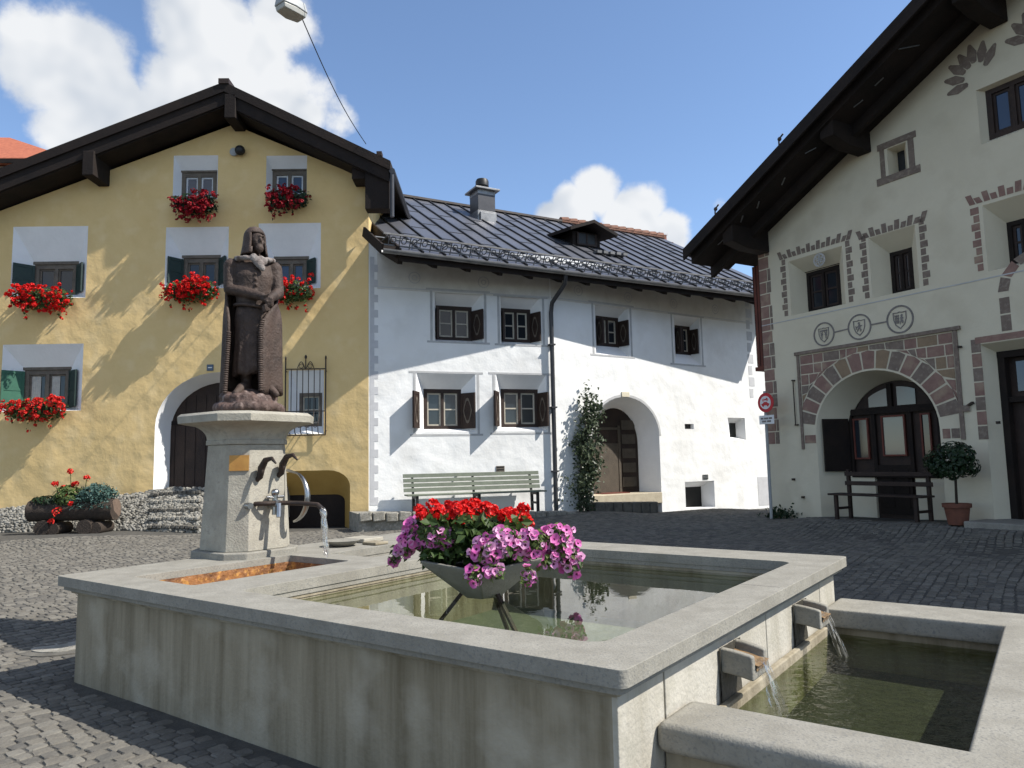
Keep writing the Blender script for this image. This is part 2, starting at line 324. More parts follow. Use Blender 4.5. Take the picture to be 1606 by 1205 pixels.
sl=bpy.data.lights.new('sun','SUN'); sl.energy=5.0; sl.angle=R_(.5); sl.color=(1,.955,.88)
so=bpy.data.objects.new('sun',sl); col.objects.link(so); so.rotation_euler=SUN.to_track_quat('Z','Y').to_euler(); so.location=(20,-5,25)
scene.view_settings.view_transform='Standard'; scene.view_settings.look='None'; scene.view_settings.exposure=.52; scene.view_settings.gamma=1
# ------------------------------------------------------------------ ground
GP=[(-3.6,6.1,-.12),(-1.1,4.1,-.12),(.5,2.6,-.13),(-3,3,-.13),(3,3,-.10),(4.5,5.5,-.06),(3,8,-.03),(0,0,-.14),(-6,6,-.07),(-6,9,0),(-3,10,0),(-9,12,.08),(-9,15.5,.17),(-14,14,.17),(-4.5,17.0,.05),(-6,15,.10),(1.05,18.6,.20),(-1,14,.08),(3,13,.08),(8.07,23.2,-.10),(4.5,20.8,.02),(5.6,15.9,.20),(6.3,14.6,.28),(7.4,12.6,.32),(8.0,11.4,.33),(4.2,15.5,.14),(6.2,9.5,.10),(5,12,.12),(11,9,.2),(10,20,0),(20,25,0),(-20,10,.1),(-10,3,-.1),(10,0,-.1),(0,-8,-.1)]
def g(x,y):
    sw=sz=0
    for a,b,c in GP:
        d=(x-a)**2+(y-b)**2+.08; k=1/d**1.6; sw+=k; sz+=k*c
    return sz/sw
def axis(lo,hi,st): 
    q=[-900,-300,-100,-50,-25]; n=int((hi-lo)/st); q=[v for v in q if v<lo-2]+[lo+st*i for i in range(n+1)]+[v for v in(25,40,60,100,300,900) if v>hi+2]; return q
xs=axis(-18,14,.5); ys=axis(-2,26,.5)
b=MB(); b.add([(x,y,(g(x,y) if abs(x)<60 and abs(y)<60 else 0)-.012) for y in ys for x in xs],[(j*len(xs)+i,j*len(xs)+i+1,(j+1)*len(xs)+i+1,(j+1)*len(xs)+i) for j in range(len(ys)-1) for i in range(len(xs)-1)])
tag(b.build('ground',M['mortar'],smooth=180),kind='structure')
# fountain frame (u along the near side, w away, z up)
A=onz(88,903,.68)
FN=Fr((A.x,A.y),-36.07)
def fuv(x,y):
    p=Vector((x,y,0))-FN.o; return p.dot(FN.U),p.dot(FN.V)
YF=Fr((-3.34,17.1),1.5); WF1=Fr((-3.34,17.11),20); WF2=Fr((1.03,18.70),33); WE=Fr((-3.34,17.11),28.4); HK=.89; RF=Fr((6.3*HK,17.8*HK),-60,1.5-1.5*HK,HK)
# setts: real stones laid in rows
def inview(p):
    d=p-CAM; k=d.dot(fw)
    if k<1.0: return False
    x=CX+FPX*d.dot(rt)/k; y=CY-FPX*d.dot(up)/k
    return -500<x<2400 and y<1700
b=MB(); ca,sa=math.cos(R_(52)),math.sin(R_(52)); nst=0
vs=[];fs=[]
def stone(cx,cy,du,dv,ang,zz,r):
    c_,s_=math.cos(ang),math.sin(ang); base=len(vs); h=.005+r.random()*.006; tl=(r.uniform(-.06,.06),r.uniform(-.06,.06))
    pts=[]
    for k in range(8):
        i,j=[(1,.72),(.76,1),(-.76,1),(-1,.72),(-1,-.72),(-.76,-1),(.76,-1),(1,-.72)][k]
        pts.append((i*du/2*(1+r.uniform(-.12,.06)),j*dv/2*(1+r.uniform(-.14,.08))))
    for sc,z in((1.02,-.02),(1,h-.008),(.92,h)):
        for (u,v) in pts:
            u*=sc;v*=sc; vs.append((cx+u*c_-v*s_,cy+u*s_+v*c_,zz+z+(u*tl[0]+v*tl[1] if z>0 else 0)))
    vs.append((cx,cy,zz+h+.0015))
    for a in(0,8):
        for k in range(8): fs.append((base+a+k,base+a+(k+1)%8,base+a+8+(k+1)%8,base+a+8+k))
    for k in range(8): fs.append((base+16+k,base+16+(k+1)%8,base+24))
L_=WF1
def blocked(x,y):
    u,v=fuv(x,y)
    if -.02<u<4.95 and .0<v<3.9: return True
    if 4.8<u<6.7 and .45<v<3.85: return True
    # beyond facades
    p=Vector((x,y,0))
    if y>17.05 and x<-3.3: return True
    if (p-WF1.o).dot(WF1.V)>-.1 and x<1.2: return True
    if (p-WF2.o).dot(WF2.V)>-.1 and x>1: return True
    q=p-RF.o
    if q.dot(RF.V)>-.05 and q.dot(RF.U)>-.1: return True
    return False
r=random.Random(3); row=0; v=-6.0
while v<30:
    dv=.092+r.random()*.014; u=-22+r.random()*.1
    while u<22:
        du=.085+r.random()*.055
        x=(u+du/2)*ca-(v+dv/2)*sa; y=(u+du/2)*sa+(v+dv/2)*ca
        wob=.05*noise.noise((u*1.1,row*.21,0))+.03*math.sin(u*.9+row*.07)
        x-=wob*sa; y+=wob*ca
        if 1.5<y<25 and -17<x<13.5 and inview(Vector((x,y,0))) and not blocked(x,y):
            if y<14.5 or r.random()<2: stone(x,y,du-.006,dv-.006,R_(52)+r.uniform(-.08,.08),g(x,y)-.012,r); nst+=1
        u+=du
    v+=dv; row+=1
print('stones',nst)
me=bpy.data.meshes.new('cobblestones'); me.from_pydata(vs,[],fs)
at=me.attributes.new('tone','FLOAT','FACE'); tones=[]
for i in range(nst): tones+= [r.random()]*24
at.data.foreach_set('value',tones)
o=bpy.data.objects.new('cobblestones',me); col.objects.link(o)
mt=pbr('grey setts',(.165,.158,.143),(.128,.122,.112),.95,22,.4,60,spec=.08); t=mt.node_tree; bs=t.nodes['Principled BSDF']
an=t.nodes.new('ShaderNodeAttribute'); an.attribute_name='tone'
cr=t.nodes.new('ShaderNodeValToRGB'); cr.color_ramp.elements[0].color=(.72,.72,.72,1); cr.color_ramp.elements[1].color=(1.2,1.18,1.13,1)
e=cr.color_ramp.elements.new(.45); e.color=(.98,.95,.90,1)
mxx=t.nodes.new('ShaderNodeMix'); mxx.data_type='RGBA'; mxx.blend_type='MULTIPLY'; mxx.inputs[0].default_value=1
src=bs.inputs['Base Color'].links[0].from_socket; t.links.new(an.outputs['Fac'],cr.inputs[0]); t.links.new(src,mxx.inputs[6]); t.links.new(cr.outputs[0],mxx.inputs[7]); t.links.new(mxx.outputs[2],bs.inputs['Base Color'])
me.materials.append(mt); tag(o,kind='stuff',label='grey stone setts paving the whole square',cat='cobblestones')
# ------------------------------------------------------------------ stone fountain
zr=.68
ft=thing('stone_fountain','large grey stone fountain with a deep square basin and lower side trough',  'fountain',FN.P(2.5,1.9,-.12))
def rc(u0,u1,v0,v1,r_=0.0,n=4,skip=()):
    q=[]
    for i,(cx,cy,a0) in enumerate(((u1-r_,v1-r_,0),(u0+r_,v1-r_,90),(u0+r_,v0+r_,180),(u1-r_,v0+r_,270))):
        if r_==0 or i in skip:
            q.append(((u1,v1),(u0,v1),(u0,v0),(u1,v0))[i]); continue
        for k in range(n+1):
            a=R_(a0+90*k/n); q.append((cx+r_*math.cos(a),cy+r_*math.sin(a)))
    return q
pool=rc(1.91,4.66,.33,3.33,.10); tr1=rc(.62,1.44,.29,1.72,.04); tr2=rc(.86,1.44,1.98,3.33,.04)
# walls
def grow(q,d):
    cx=sum(p[0] for p in q)/len(q); cy=sum(p[1] for p in q)/len(q)
    return [(p[0]+(d if p[0]>cx else -d),p[1]+(d if p[1]>cy else -d)) for p in q]
b=MB(FN); b.plan(rc(.11,4.84,.11,3.76,.015,2),[grow(pool,.024),grow(tr1,.018),grow(tr2,.018)],-.5,.585)
wall=b.build('basin_wall',M['stonewall'],ft,bevel=.01)
b=MB(FN); b.plan(rc(0,4.95,0,3.85,.045),[pool,tr1,tr2],.605,zr); b.build('coping',M['granite'],ft,bevel=.034,seg=5)
b=MB(FN); b.plan(rc(.035,4.915,.035,3.815,.03,3),[grow(pool,.008),grow(tr1,.006),grow(tr2,.006)],.57,.6065); b.build('coping_moulding',M['granite'],ft,bevel=.014)
b=MB(FN); b.plan(rc(.075,4.875,.075,3.785,.02,2),[grow(pool,.016),grow(tr1,.012),grow(tr2,.012)],.545,.5715); b.build('coping_moulding',M['stonewall'],ft,bevel=.010)
b=MB(FN)
b.box(4.66,4.915,2.15,2.154,.66,zr+.001); b.build('coping_joint',M['greyline'],ft)
b=MB(FN); b.box(2.9,2.904,3.35,3.82,.66,zr+.001); b.build('coping_joint',M['greyline'],ft)
b=MB(FN); b.box(1.8,4.75,.25,3.4,.02,.08); b.build('pool_floor',M['algae'],ft)
b=MB(FN)
n=26
def floorgrid(mb,u0,u1,v0,v1,z,amp,seed,mi=0):
    nu,nv=18,40; pts=[]
    for j in range(nv+1):
        for i in range(nu+1):
            u=u0+(u1-u0)*i/nu; v_=v0+(v1-v0)*j/nv
            e=min(i,nu-i)/nu
            pts.append((u,v_,z+amp*(noise.noise((u*5+seed,v_*5,0))+.6*noise.noise((u*14,v_*14,seed)))+.10*max(0,.25-e)*2))
    mb.add(pts,[(j*(nu+1)+i,j*(nu+1)+i+1,(j+1)*(nu+1)+i+1,(j+1)*(nu+1)+i) for j in range(nv) for i in range(nu)],mi)
floorgrid(b,.58,1.46,.25,1.75,.45,.035,1); b.build('trough_floor',M['rust'],ft,smooth=180)
b=MB(FN); floorgrid(b,.82,1.46,1.95,3.36,.42,.02,5); b.build('trough_floor',M['algae2'],ft,smooth=180)
# vertical slab joints and corner pillar on the sunny side
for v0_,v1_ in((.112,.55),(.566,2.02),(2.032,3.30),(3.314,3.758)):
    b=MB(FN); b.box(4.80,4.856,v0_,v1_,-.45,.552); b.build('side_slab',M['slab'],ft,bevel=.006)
# lower side trough
sz=.35
so_=rc(4.86,6.62,.44,3.85,.05,3,skip=(1,2)); si=rc(4.90,6.0,.80,3.32,.05,3)
b=MB(FN); b.plan(rc(4.862,6.55,.52,3.77),[rc(4.905,6.06,.75,3.38)],-.5,sz-.125); b.build('side_trough_wall',M['stonewall'],ft,bevel=.01)
b=MB(FN); b.plan([(4.858,.44),(6.57,.44),(6.62,.49),(6.62,3.80),(6.57,3.85),(4.858,3.85),(4.858,3.32),(6.0,3.32),(6.0,.80),(4.858,.80)],[],sz-.13,sz); b.build('side_trough_coping',M['granite'],ft,bevel=.04,seg=4)
b=MB(FN); floorgrid(b,4.83,6.1,.7,3.42,-.16,.03,9); b.build('side_trough_floor',M['algae2'],ft,smooth=180)
# overflow spouts
for v0 in(1.36,2.72):
    b=MB(FN); 
    prof=[]
    for k in range(9):
        t_=k/8; u=4.80+.23*t_; dz=-.03*t_*t_; hw=.135-.015*t_
        prof.append([(u,v0-hw,.375+dz),(u,v0+hw,.375+dz),(u,v0+hw,.50+dz),(u,v0+hw-.045,.50+dz),(u,v0+hw-.05,.452+dz),(u,v0-hw+.05,.452+dz),(u,v0-hw+.045,.50+dz),(u,v0-hw,.50+dz)])
    b.loft(prof); sp=b.build('overflow_spout',M['granite'],ft,bevel=.012)
    b=MB(FN); b.loft([[(4.82+.23*k/6,v0-.085+.17*j/6,.455-.035*(k/6)**2+.006*noise.noise((k,j,v0))) for j in range(7)] for k in range(7)],0,False,False); 
    # stained lip down the mouth
    b.loft([[(5.036,v0-.08+.16*j/6,.42-.03*k) for j in range(7)] for k in range(2)],0,False,False); b.build('stained_channel',M['ochrestain'],sp,smooth=60)
    b=MB(FN)
    b.loft([[(5.02+.05*k/10+.05*(k/10)**2+.012*noise.noise((j*.9,k*.7,v0)),v0-.055+.11*j/8+.02*math.sin(j+k*.5)*(k/10),.44-.28*(k/10)**1.6) for j in range(9)] for k in range(11)],0,False,False)
    b.loft([[(5.045+.05*k/10+.06*(k/10)**2+.012*noise.noise((j*.9,k*.7,v0+4)),v0-.045+.09*j/8,.44-.28*(k/10)**1.6) for j in range(9)] for k in range(11)],0,False,False)
    tag(b.build('water',M['stream'],smooth=180),kind='structure')
    # dark moss below
    b=MB(FN); b.loft([[(4.858+.01*noise.noise((j*.7,k*.7,1))+.012,v0-.15+.30*j/8,.50-.47*k/8) for j in range(9)] for k in range(9)],0,False,False); b.build('wall_stain',M['notch'],ft,smooth=180)
def sheet(u0,u1,v0,v1,z,mat):
    nu=nv=6; b=MB(FN); b.add([(u0+(u1-u0)*i/nu,v0+(v1-v0)*j/nv,z) for j in range(nv+1) for i in range(nu+1)],[(j*(nu+1)+i,j*(nu+1)+i+1,(j+1)*(nu+1)+i+1,(j+1)*(nu+1)+i) for j in range(nv) for i in range(nu)])
    tag(b.build('water',M[mat],smooth=180),kind='structure')
sheet(1.84,4.73,.26,3.4,.535,'poolwater'); sheet(4.84,6.05,.76,3.37,.165,'troughwater'); sheet(.60,1.46,.27,1.74,.455,'rustwater'); sheet(.84,1.46,1.96,3.35,.50,'rustwater')
# stone dish on the trough cross wall
b=MB(FN); c=(.50,2.45,zr); b.lathe(c,[(.05,0),(.10,.005),(.17,.045),(.18,.06),(.165,.062),(.1,.035),(.02,.03)],18); b.build('dish',M['granite'],ft,smooth=50)
b=MB(FN); b.box(.20,.52,2.72,3.0,zr+.001,zr+.045); b.build('loose_slab',M['pedestal'],ft,bevel=.01)
b=MB(FN); b.box(.60,.80,2.62,2.8,zr+.001,zr+.03); b.build('loose_slab',M['stonewall'],ft,bevel=.01)
b=MB(FN)
for q in(tr1,):
    n_=len(q); c_=(sum(p[0] for p in q)/n_,sum(p[1] for p in q)/n_); i_=[(c_[0]+(p[0]-c_[0])*.985,c_[1]+(p[1]-c_[1])*.992) for p in q]
    b.loft([[(p[0]+.006*noise.noise((p[0]*9,p[1]*9,z*20)),p[1],z+(.012*noise.noise((p[0]*5,p[1]*8,3)) if z>.6 else 0)) for p in i_] for z in(.42,.52,.58,.625)],0,False)
b.build('stained_lining',M['rust'],ft)
# ------------------------------------------------------------------ fountain column
uc,vc=.16,1.57
cl=thing('fountain_column','pale stone column with a wide capital rising from the rim of the fountain','column',FN.P(uc,vc,.60))
def octa(h,c): return [(h,-(h-c)),(h,h-c),(h-c,h),(-(h-c),h),(-h,h-c),(-h,-(h-c)),(-(h-c),-h),(h-c,-h)]
def oct_loft(mb,lev):
    mb.loft([[(uc+p[0],vc+p[1],z) for p in octa(h,c)] for z,h,c in lev])
b=MB(FN); oct_loft(b,[(.60,.40,.14),(.74,.40,.14)]); b.build('plinth',M['granite'],cl,bevel=.015)
b=MB(FN); oct_loft(b,[(.74,.345,.14),(1.70,.30,.125)]); b.build('shaft',M['pedestal'],cl,bevel=.008)
b=MB(FN); lev=[(1.70,.315,.13),(1.74,.315,.13)]
for k in range(9):
    t_=k/8; lev.append((1.745+.15*t_,.31+.165*(1-math.sqrt(max(0,1-t_*t_)))+.02*t_,.13+.06*t_))
lev+=[(1.90,.52,.20),(1.965,.525,.20),(1.99,.50,.195)]
oct_loft(b,lev); b.build('capital',M['pedestal'],cl,bevel=.012)
f=.338
# brass plate on the chamfer
cx,cy=uc+.255,vc-.255
b=MB(FN); ud=Vector((1,1,0)).normalized(); nd=Vector((1,-1,0)).normalized(); p0=Vector((uc,vc,0))+nd*.345
def q_(a,z,d): v=p0+ud*a+nd*d; return (v.x,v.y,z)
b.add([q_(-.085,1.46,.02),(q_(.085,1.46,.02)),q_(.085,1.60,.012),q_(-.085,1.60,.012),q_(-.085,1.46,-.03),q_(.085,1.46,-.03),q_(.085,1.60,-.04),q_(-.085,1.60,-.04)],[(0,1,2,3),(5,4,7,6),(4,0,3,7),(1,5,6,2),(3,2,6,7),(4,5,1,0)]); b.build('plaque',M['brass'],cl)
# iron hooks
for dv,z in((-.10,1.50),(.13,1.53)):
    b=MB(FN); u=uc+.31
    b.tube([(u-.03,vc+dv,z-.14),(u+.04,vc+dv,z-.10),(u+.06,vc+dv,z-.02),(u+.12,vc+dv,z+.05),(u+.21,vc+dv,z+.065),(u+.27,vc+dv,z+.02)],[.022,.028,.034,.028,.018,.008],8)
    b.ell((u+.055,vc+dv,z-.04),(.036,.03,.045),8,6); b.build('iron_hook',M['iron'],cl,smooth=70)
b=MB(FN); u=uc+.31; z=1.155
b.tube([(u-.05,vc-.13,z),(u+.06,vc-.13,z+.005),(u+.12,vc-.05,z+.005),(u+.16,vc+.06,z+.005),(u+.36,vc+.12,z+.0),(u+.54,vc+.15,z-.01),(u+.60,vc+.155,z-.05)],.021,10)
b.build('water_pipe',M['iron'],cl,smooth=70)
b=MB(FN); b.tube([(u-.03,vc+.02,z+.0),(u+.16,vc+.02,z+.0)],.035,10); b.tube([(u+.1,vc+.02,z-.10),(u+.1,vc+.02,z+.08)],.026,10); b.ell((u+.1,vc+.02,z+.10),(.04,.04,.035),10,7); b.tube([(u+.1,vc-.07,z+.06),(u+.1,vc+.11,z+.06)],.014,8); b.tube([(u+.16,vc+.02,z),(u+.19,vc+.0,z-.12)],[.028,.024],8); b.tube([(u-.03,vc-.2,z-.01),(u+.05,vc-.2,z-.01)],.03,10); b.build('valve',M['metal'],cl,smooth=50)
b=MB(FN); arc=[]
for k in range(15):
    a=R_(70-150*k/14); arc.append((u+.02+.24*math.cos(a),vc+.26,z+.05+.235*math.sin(a)))
b.tube([(u-.02,vc+.24,z+.30)]+arc,[.014]+[.010+.016*math.sin(math.pi*k/14) for k in range(15)],8); b.build('curved_spout',M['metal'],cl,smooth=70)
b=MB(FN)
for s_ in(0,1,2):
    b.tube([(u+.605+.02*math.sin(s_*2)+.05*(k/9),vc+.155+.012*math.cos(s_*2.1),z-.05-.42*(k/9)**1.5+.01*s_) for k in range(10)],[.013-.0004*k+.005*((k*7+s_*3)%3) for k in range(10)],7)
tag(b.build('water',M['stream'],smooth=180),kind='structure')
# ------------------------------------------------------------------ statue
sp_=FN.P(uc,vc,0)
SF=Fr((sp_.x+.03,sp_.y+.01),19.6,1.99); SF.U=SF.U*.92   # a slim figure
st=thing('warrior_statue','brown stone statue of a helmeted bearded man in a long cloak standing on the column','statue',SF.P(0,0,0))
def remesh(o,vox,sm=6):
    md=o.modifiers.new('r','REMESH'); md.mode='VOXEL'; md.voxel_size=vox
    if sm:
        s2=o.modifiers.new('s','SMOOTH'); s2.factor=.5; s2.iterations=sm
    dg=bpy.context.evaluated_depsgraph_get(); me=bpy.data.meshes.new_from_object(o.evaluated_get(dg)); o.modifiers.clear()
    old=o.data; o.data=me; me.name=old.name; bpy.data.meshes.remove(old); me.shade_smooth()
def capsule(mb,a,b2,ra,rb,n=10):
    a=Vector(a);b2=Vector(b2); d=(b2-a).normalized(); pts=[];rs=[]
    for k in range(5): t_=math.pi/2*k/5; pts.append(a-d*ra*math.cos(t_)); rs.append(max(.004,ra*math.sin(t_)))
    pts.append(a); rs.append(ra); pts.append(b2); rs.append(rb)
    for k in range(1,6): t_=math.pi/2*k/5; pts.append(b2+d*rb*math.sin(t_)); rs.append(max(.004,rb*math.cos(t_)))
    mb.tube(pts,rs,n)
def ring(cx,cy,rx,ry,z,n=24,a0=0,wv=0,fr_=7,ph=0): return [(cx+rx*math.cos(2*math.pi*k/n)*(1+wv*math.sin(fr_*2*math.pi*k/n+ph)),cy+ry*math.sin(2*math.pi*k/n)*(1+wv*math.sin(fr_*2*math.pi*k/n+ph)),z) for k in range(n)]
# body: one continuous surface (torso, arms, legs, hands, head)
b=MB(SF)
b.loft([ring(0,.0,.165,.13,.72,28,0,.03,6),ring(0,0,.185,.14,.90,28,0,.02,6),ring(0,0,.165,.125,1.06,28),ring(0,-.005,.185,.14,1.20,28),ring(0,-.005,.21,.15,1.34,28),ring(0,.01,.205,.125,1.45,28),ring(.0,.02,.12,.09,1.53,28),ring(0,.02,.07,.07,1.58,28)])
for (h,kn,an,toe,r1) in(((-.09,0,.76),(-.065,-.04,.46),(-.05,.0,.27),(-.15,-.20,.185),.092),((.08,0,.76),(.10,-.03,.46),(.12,.02,.27),(.24,-.15,.185),.092)):
    capsule(b,h,kn,r1,.066); capsule(b,kn,(kn[0]*.5+an[0]*.5+.0,.025,.37),.062,.064); capsule(b,(kn[0]*.5+an[0]*.5,.02,.37),an,.06,.046); mid=(an[0]*.55+toe[0]*.45,toe[1]*.45,.245); capsule(b,an,mid,.052,.056); capsule(b,mid,toe,.056,.034)
sh=((-.225,.01,1.44),(-.235,-.03,1.21),(.085,-.20,1.115)),((.215,.01,1.43),(.25,-.04,1.19),(.165,-.19,1.10))
for s_,e_,w_ in sh:
    capsule(b,s_,e_,.078,.062); capsule(b,e_,w_,.060,.042); b.ell((s_[0]*.97,s_[1],s_[2]+.005),(.085,.085,.075),14,9)
def hand(root,dirs,palm,thumb):
    b.ell(palm,(.042,.030,.036),12,8)
    for i,(p,q,s2) in enumerate(dirs): capsule(b,p,q,.0115,.0105,8); capsule(b,q,s2,.0105,.009,8)
    capsule(b,thumb[0],thumb[1],.0125,.010,8)
# viewer-left hand laid over, fingers curling to the right
hand(None,[((.135,-.245,1.10-.020*i),(.185-.004*i,-.262+.004*i,1.088-.021*i),(.200-.004*i,-.232,1.075-.021*i)) for i in range(4)],(.115,-.225,1.085),((.105,-.25,1.11),(.15,-.268,1.125)))
hand(None,[((.155,-.235,1.035-.018*i),(.110+.003*i,-.250+.004*i,1.020-.018*i),(.090+.003*i,-.225,1.010-.018*i)) for i in range(4)],(.165,-.205,1.045),((.165,-.23,1.075),(.13,-.262,1.060)))
# neck, head and face turned to the viewer's right
capsule(b,(0,.01,1.53),(.012,-.01,1.62),.062,.06)
b.ell((.022,-.025,1.705),(.078,.092,.108),18,12)
fd=Vector((.42,-.9,0)).normalized(); fs_=Vector((.9,.42,0))
def fp(a,f_,z): v=Vector((.022,-.025,0))+fs_*a+fd*f_; return (v.x,v.y,z)
capsule(b,fp(0,.084,1.725),fp(0,.108,1.69),.011,.017,8); b.ell(fp(0,.08,1.735),(.055,.03,.012),10,6)     # nose, brow
for s_ in(-1,1):
    b.ell(fp(s_*.030,.076,1.714),(.013,.012,.009),8,6); b.ell(fp(s_*.042,.062,1.683),(.022,.02,.02),8,6)
    capsule(b,fp(s_*.006,.098,1.668),fp(s_*.040,.078,1.655),.011,.007,8)                                 # moustache
b.ell(fp(0,.086,1.648),(.022,.012,.008),8,6); b.ell(fp(0,.066,1.615),(.050,.045,.050),12,8); capsule(b,fp(0,.07,1.61),fp(0,.078,1.565),.030,.012,8)
for k in range(6): b.ell((.015+.01*k*.3,-.158,1.40-.055*k),(.013,.013,.013),8,6)
body=b.build('body',M['bronze'],st); remesh(body,.0095,3)
# helmet with mail hood
b=MB(SF); hc=Vector((.005,.005,0)); rings=[]
for i in range(15):
    t_=i/14; z=1.855-.30*t_
    rr=.118*math.sqrt(max(0,1-(1-t_/.42)**2)) if t_<.42 else .118+.028*((t_-.42)/.58)**1.5
    rr=max(rr,.01); q=[]
    for k in range(40):
        a=2*math.pi*k/40; d=Vector((math.cos(a),math.sin(a),0)); f_=d.dot(fd)
        ex=rr*(1+.03*math.sin(a*9)*(t_>.45))
        q.append((hc.x+d.x*ex*.98,hc.y+d.y*ex*1.05,z))
    rings.append(q)
vs_=[p for q in rings for p in q]; fs2=[]
for i in range(14):
    for k in range(40):
        a=2*math.pi*(k+.5)/40; dz=(rings[i][0][2]+rings[i+1][0][2])/2
        ang=math.acos(max(-1,min(1,Vector((math.cos(a),math.sin(a),0)).dot(fd))))
        if dz<1.765 and ang<R_(40-(4 if dz<1.62 else 0)): continue
        fs2.append((i*40+k,i*40+(k+1)%40,(i+1)*40+(k+1)%40,(i+1)*40+k))
b.add(vs_,fs2); b.add([rings[0][k] for k in range(40)],[tuple(range(40))])
hl=b.build('helmet',M['bronze'],st,smooth=180); sd_=hl.modifiers.new('th','SOLIDIFY'); sd_.thickness=.016; sd_.offset=-1
# collar, whitened on the front
b=MB(SF)
for k in range(40):
    a=R_(-90-128+256*k/33); rx,ry=.185,.135; dr=math.cos(R_(-90)-a)
    b.ell((.01+rx*math.cos(a),.0+ry*math.sin(a)-.01,1.515-.018*max(0,dr)+.008*math.sin(k*2.1)),(.032,.030,.022+.006*math.sin(k*1.7)),8,6)
for (x,y,z,s_) in((.03,-.155,1.47,.05),(.06,-.165,1.435,.045),(.085,-.165,1.40,.034),(.0,-.155,1.50,.045),(.10,-.14,1.47,.04)): b.ell((x,y,z),(s_,.022,s_),10,6)
co_=b.build('collar',M['bird'],st); remesh(co_,.010,2)
# jacket skirt
b=MB(SF); out=[]
for i in range(14):
    t_=i/13; z=1.03-.66*t_; out.append([(p[0],p[1],p[2]+.018*t_*math.sin(7*math.atan2(p[1],p[0]))+.03*t_*(p[0]>0)) for p in ring(.005,.01*t_,.172+.028*t_,.135+.02*t_,z,64,0,.05*t_,13,.5)])
b.loft(out,0,True); b.build('tunic_skirt',M['bronze'],st,smooth=180)
b=MB(SF); b.tube([(.185*math.cos(2*math.pi*k/28),.148*math.sin(2*math.pi*k/28),1.035-.02*math.cos(2*math.pi*k/28)) for k in range(29)],.017,8,caps=False)
b.build('belt',M['bronze'],st,smooth=180)
# cloak: falls from the shoulders round the back, both edges hang in front
b=MB(SF); rings=[]; ncl=56
for i in range(22):
    t_=i/21; z=1.52-1.32*t_; q=[]
    for k in range(ncl+1):
        s_=k/ncl; lo_=1/(1+math.exp(-(t_-.36)*22)); a0_=14-58*lo_; a1_=184+36*lo_; a=R_(a0_+s_*(a1_-a0_))   # below the hands the edges come forward
        rx=.238+.030*min(1,t_*2.2)+.012*t_; ry=.13+.05*min(1,t_*3)+.05*t_
        fold=1+(.02+.06*t_)*math.sin(s_*44+1.5*t_)*(.5+.5*t_)
        x=rx*math.cos(a)*fold; y=ry*math.sin(a)*fold+.01
        if s_<.13: # right edge drapes across the front
            k2=(1-s_/.13)*lo_; x-=k2*.13; y-=k2*.05
        if s_>.9: x-=(s_-.9)*.25*t_
        q.append((x,y,z-.02*math.sin(s_*44)*(t_>.95)))
    rings.append(q)
b.loft(rings,0,False,False); ck=b.build('cloak',M['bronze'],st,smooth=180); sd_=ck.modifiers.new('th','SOLIDIFY'); sd_.thickness=.026; sd_.offset=0
for k,zs in((0,range(10,21)),(ncl,range(12,22))):
    b=MB(SF)
    for i in zs:
        p=Vector(rings[i][k]); p2=Vector(rings[min(21,i+1)][k])
        for j in range(3):
            v=p.lerp(p2,j/3); b.ell((v.x+(.012 if k else .016)*(-1 if k==0 else 1)*0,v.y-.012,v.z),(.026,.018,.013),8,5)
    b.build('cloak_fringe',M['bronze'],ck,smooth=180)
# boulder base
b=MB(SF)
b.ell((-.03,.0,.08),(.29,.28,.165),40,20,0,lambda d:1+.13*noise.noise(d*2.6)+.07*noise.noise(d*6))
for k in range(26):
    a=2*math.pi*k/26+.1; s_=.055+.03*rnd.random(); b.ell((-.03+.29*math.cos(a),.28*math.sin(a),.04+.03*rnd.random()),(s_,s_,s_*.8),8,6)
for k in range(18):
    a=2*math.pi*k/18; s_=.06+.03*rnd.random(); b.ell((-.03+.225*math.cos(a),.22*math.sin(a),.13+.03*rnd.random()),(s_,s_,s_*.7),8,6)
rk=b.build('rock_base',M['rock'],st); remesh(rk,.012,2)
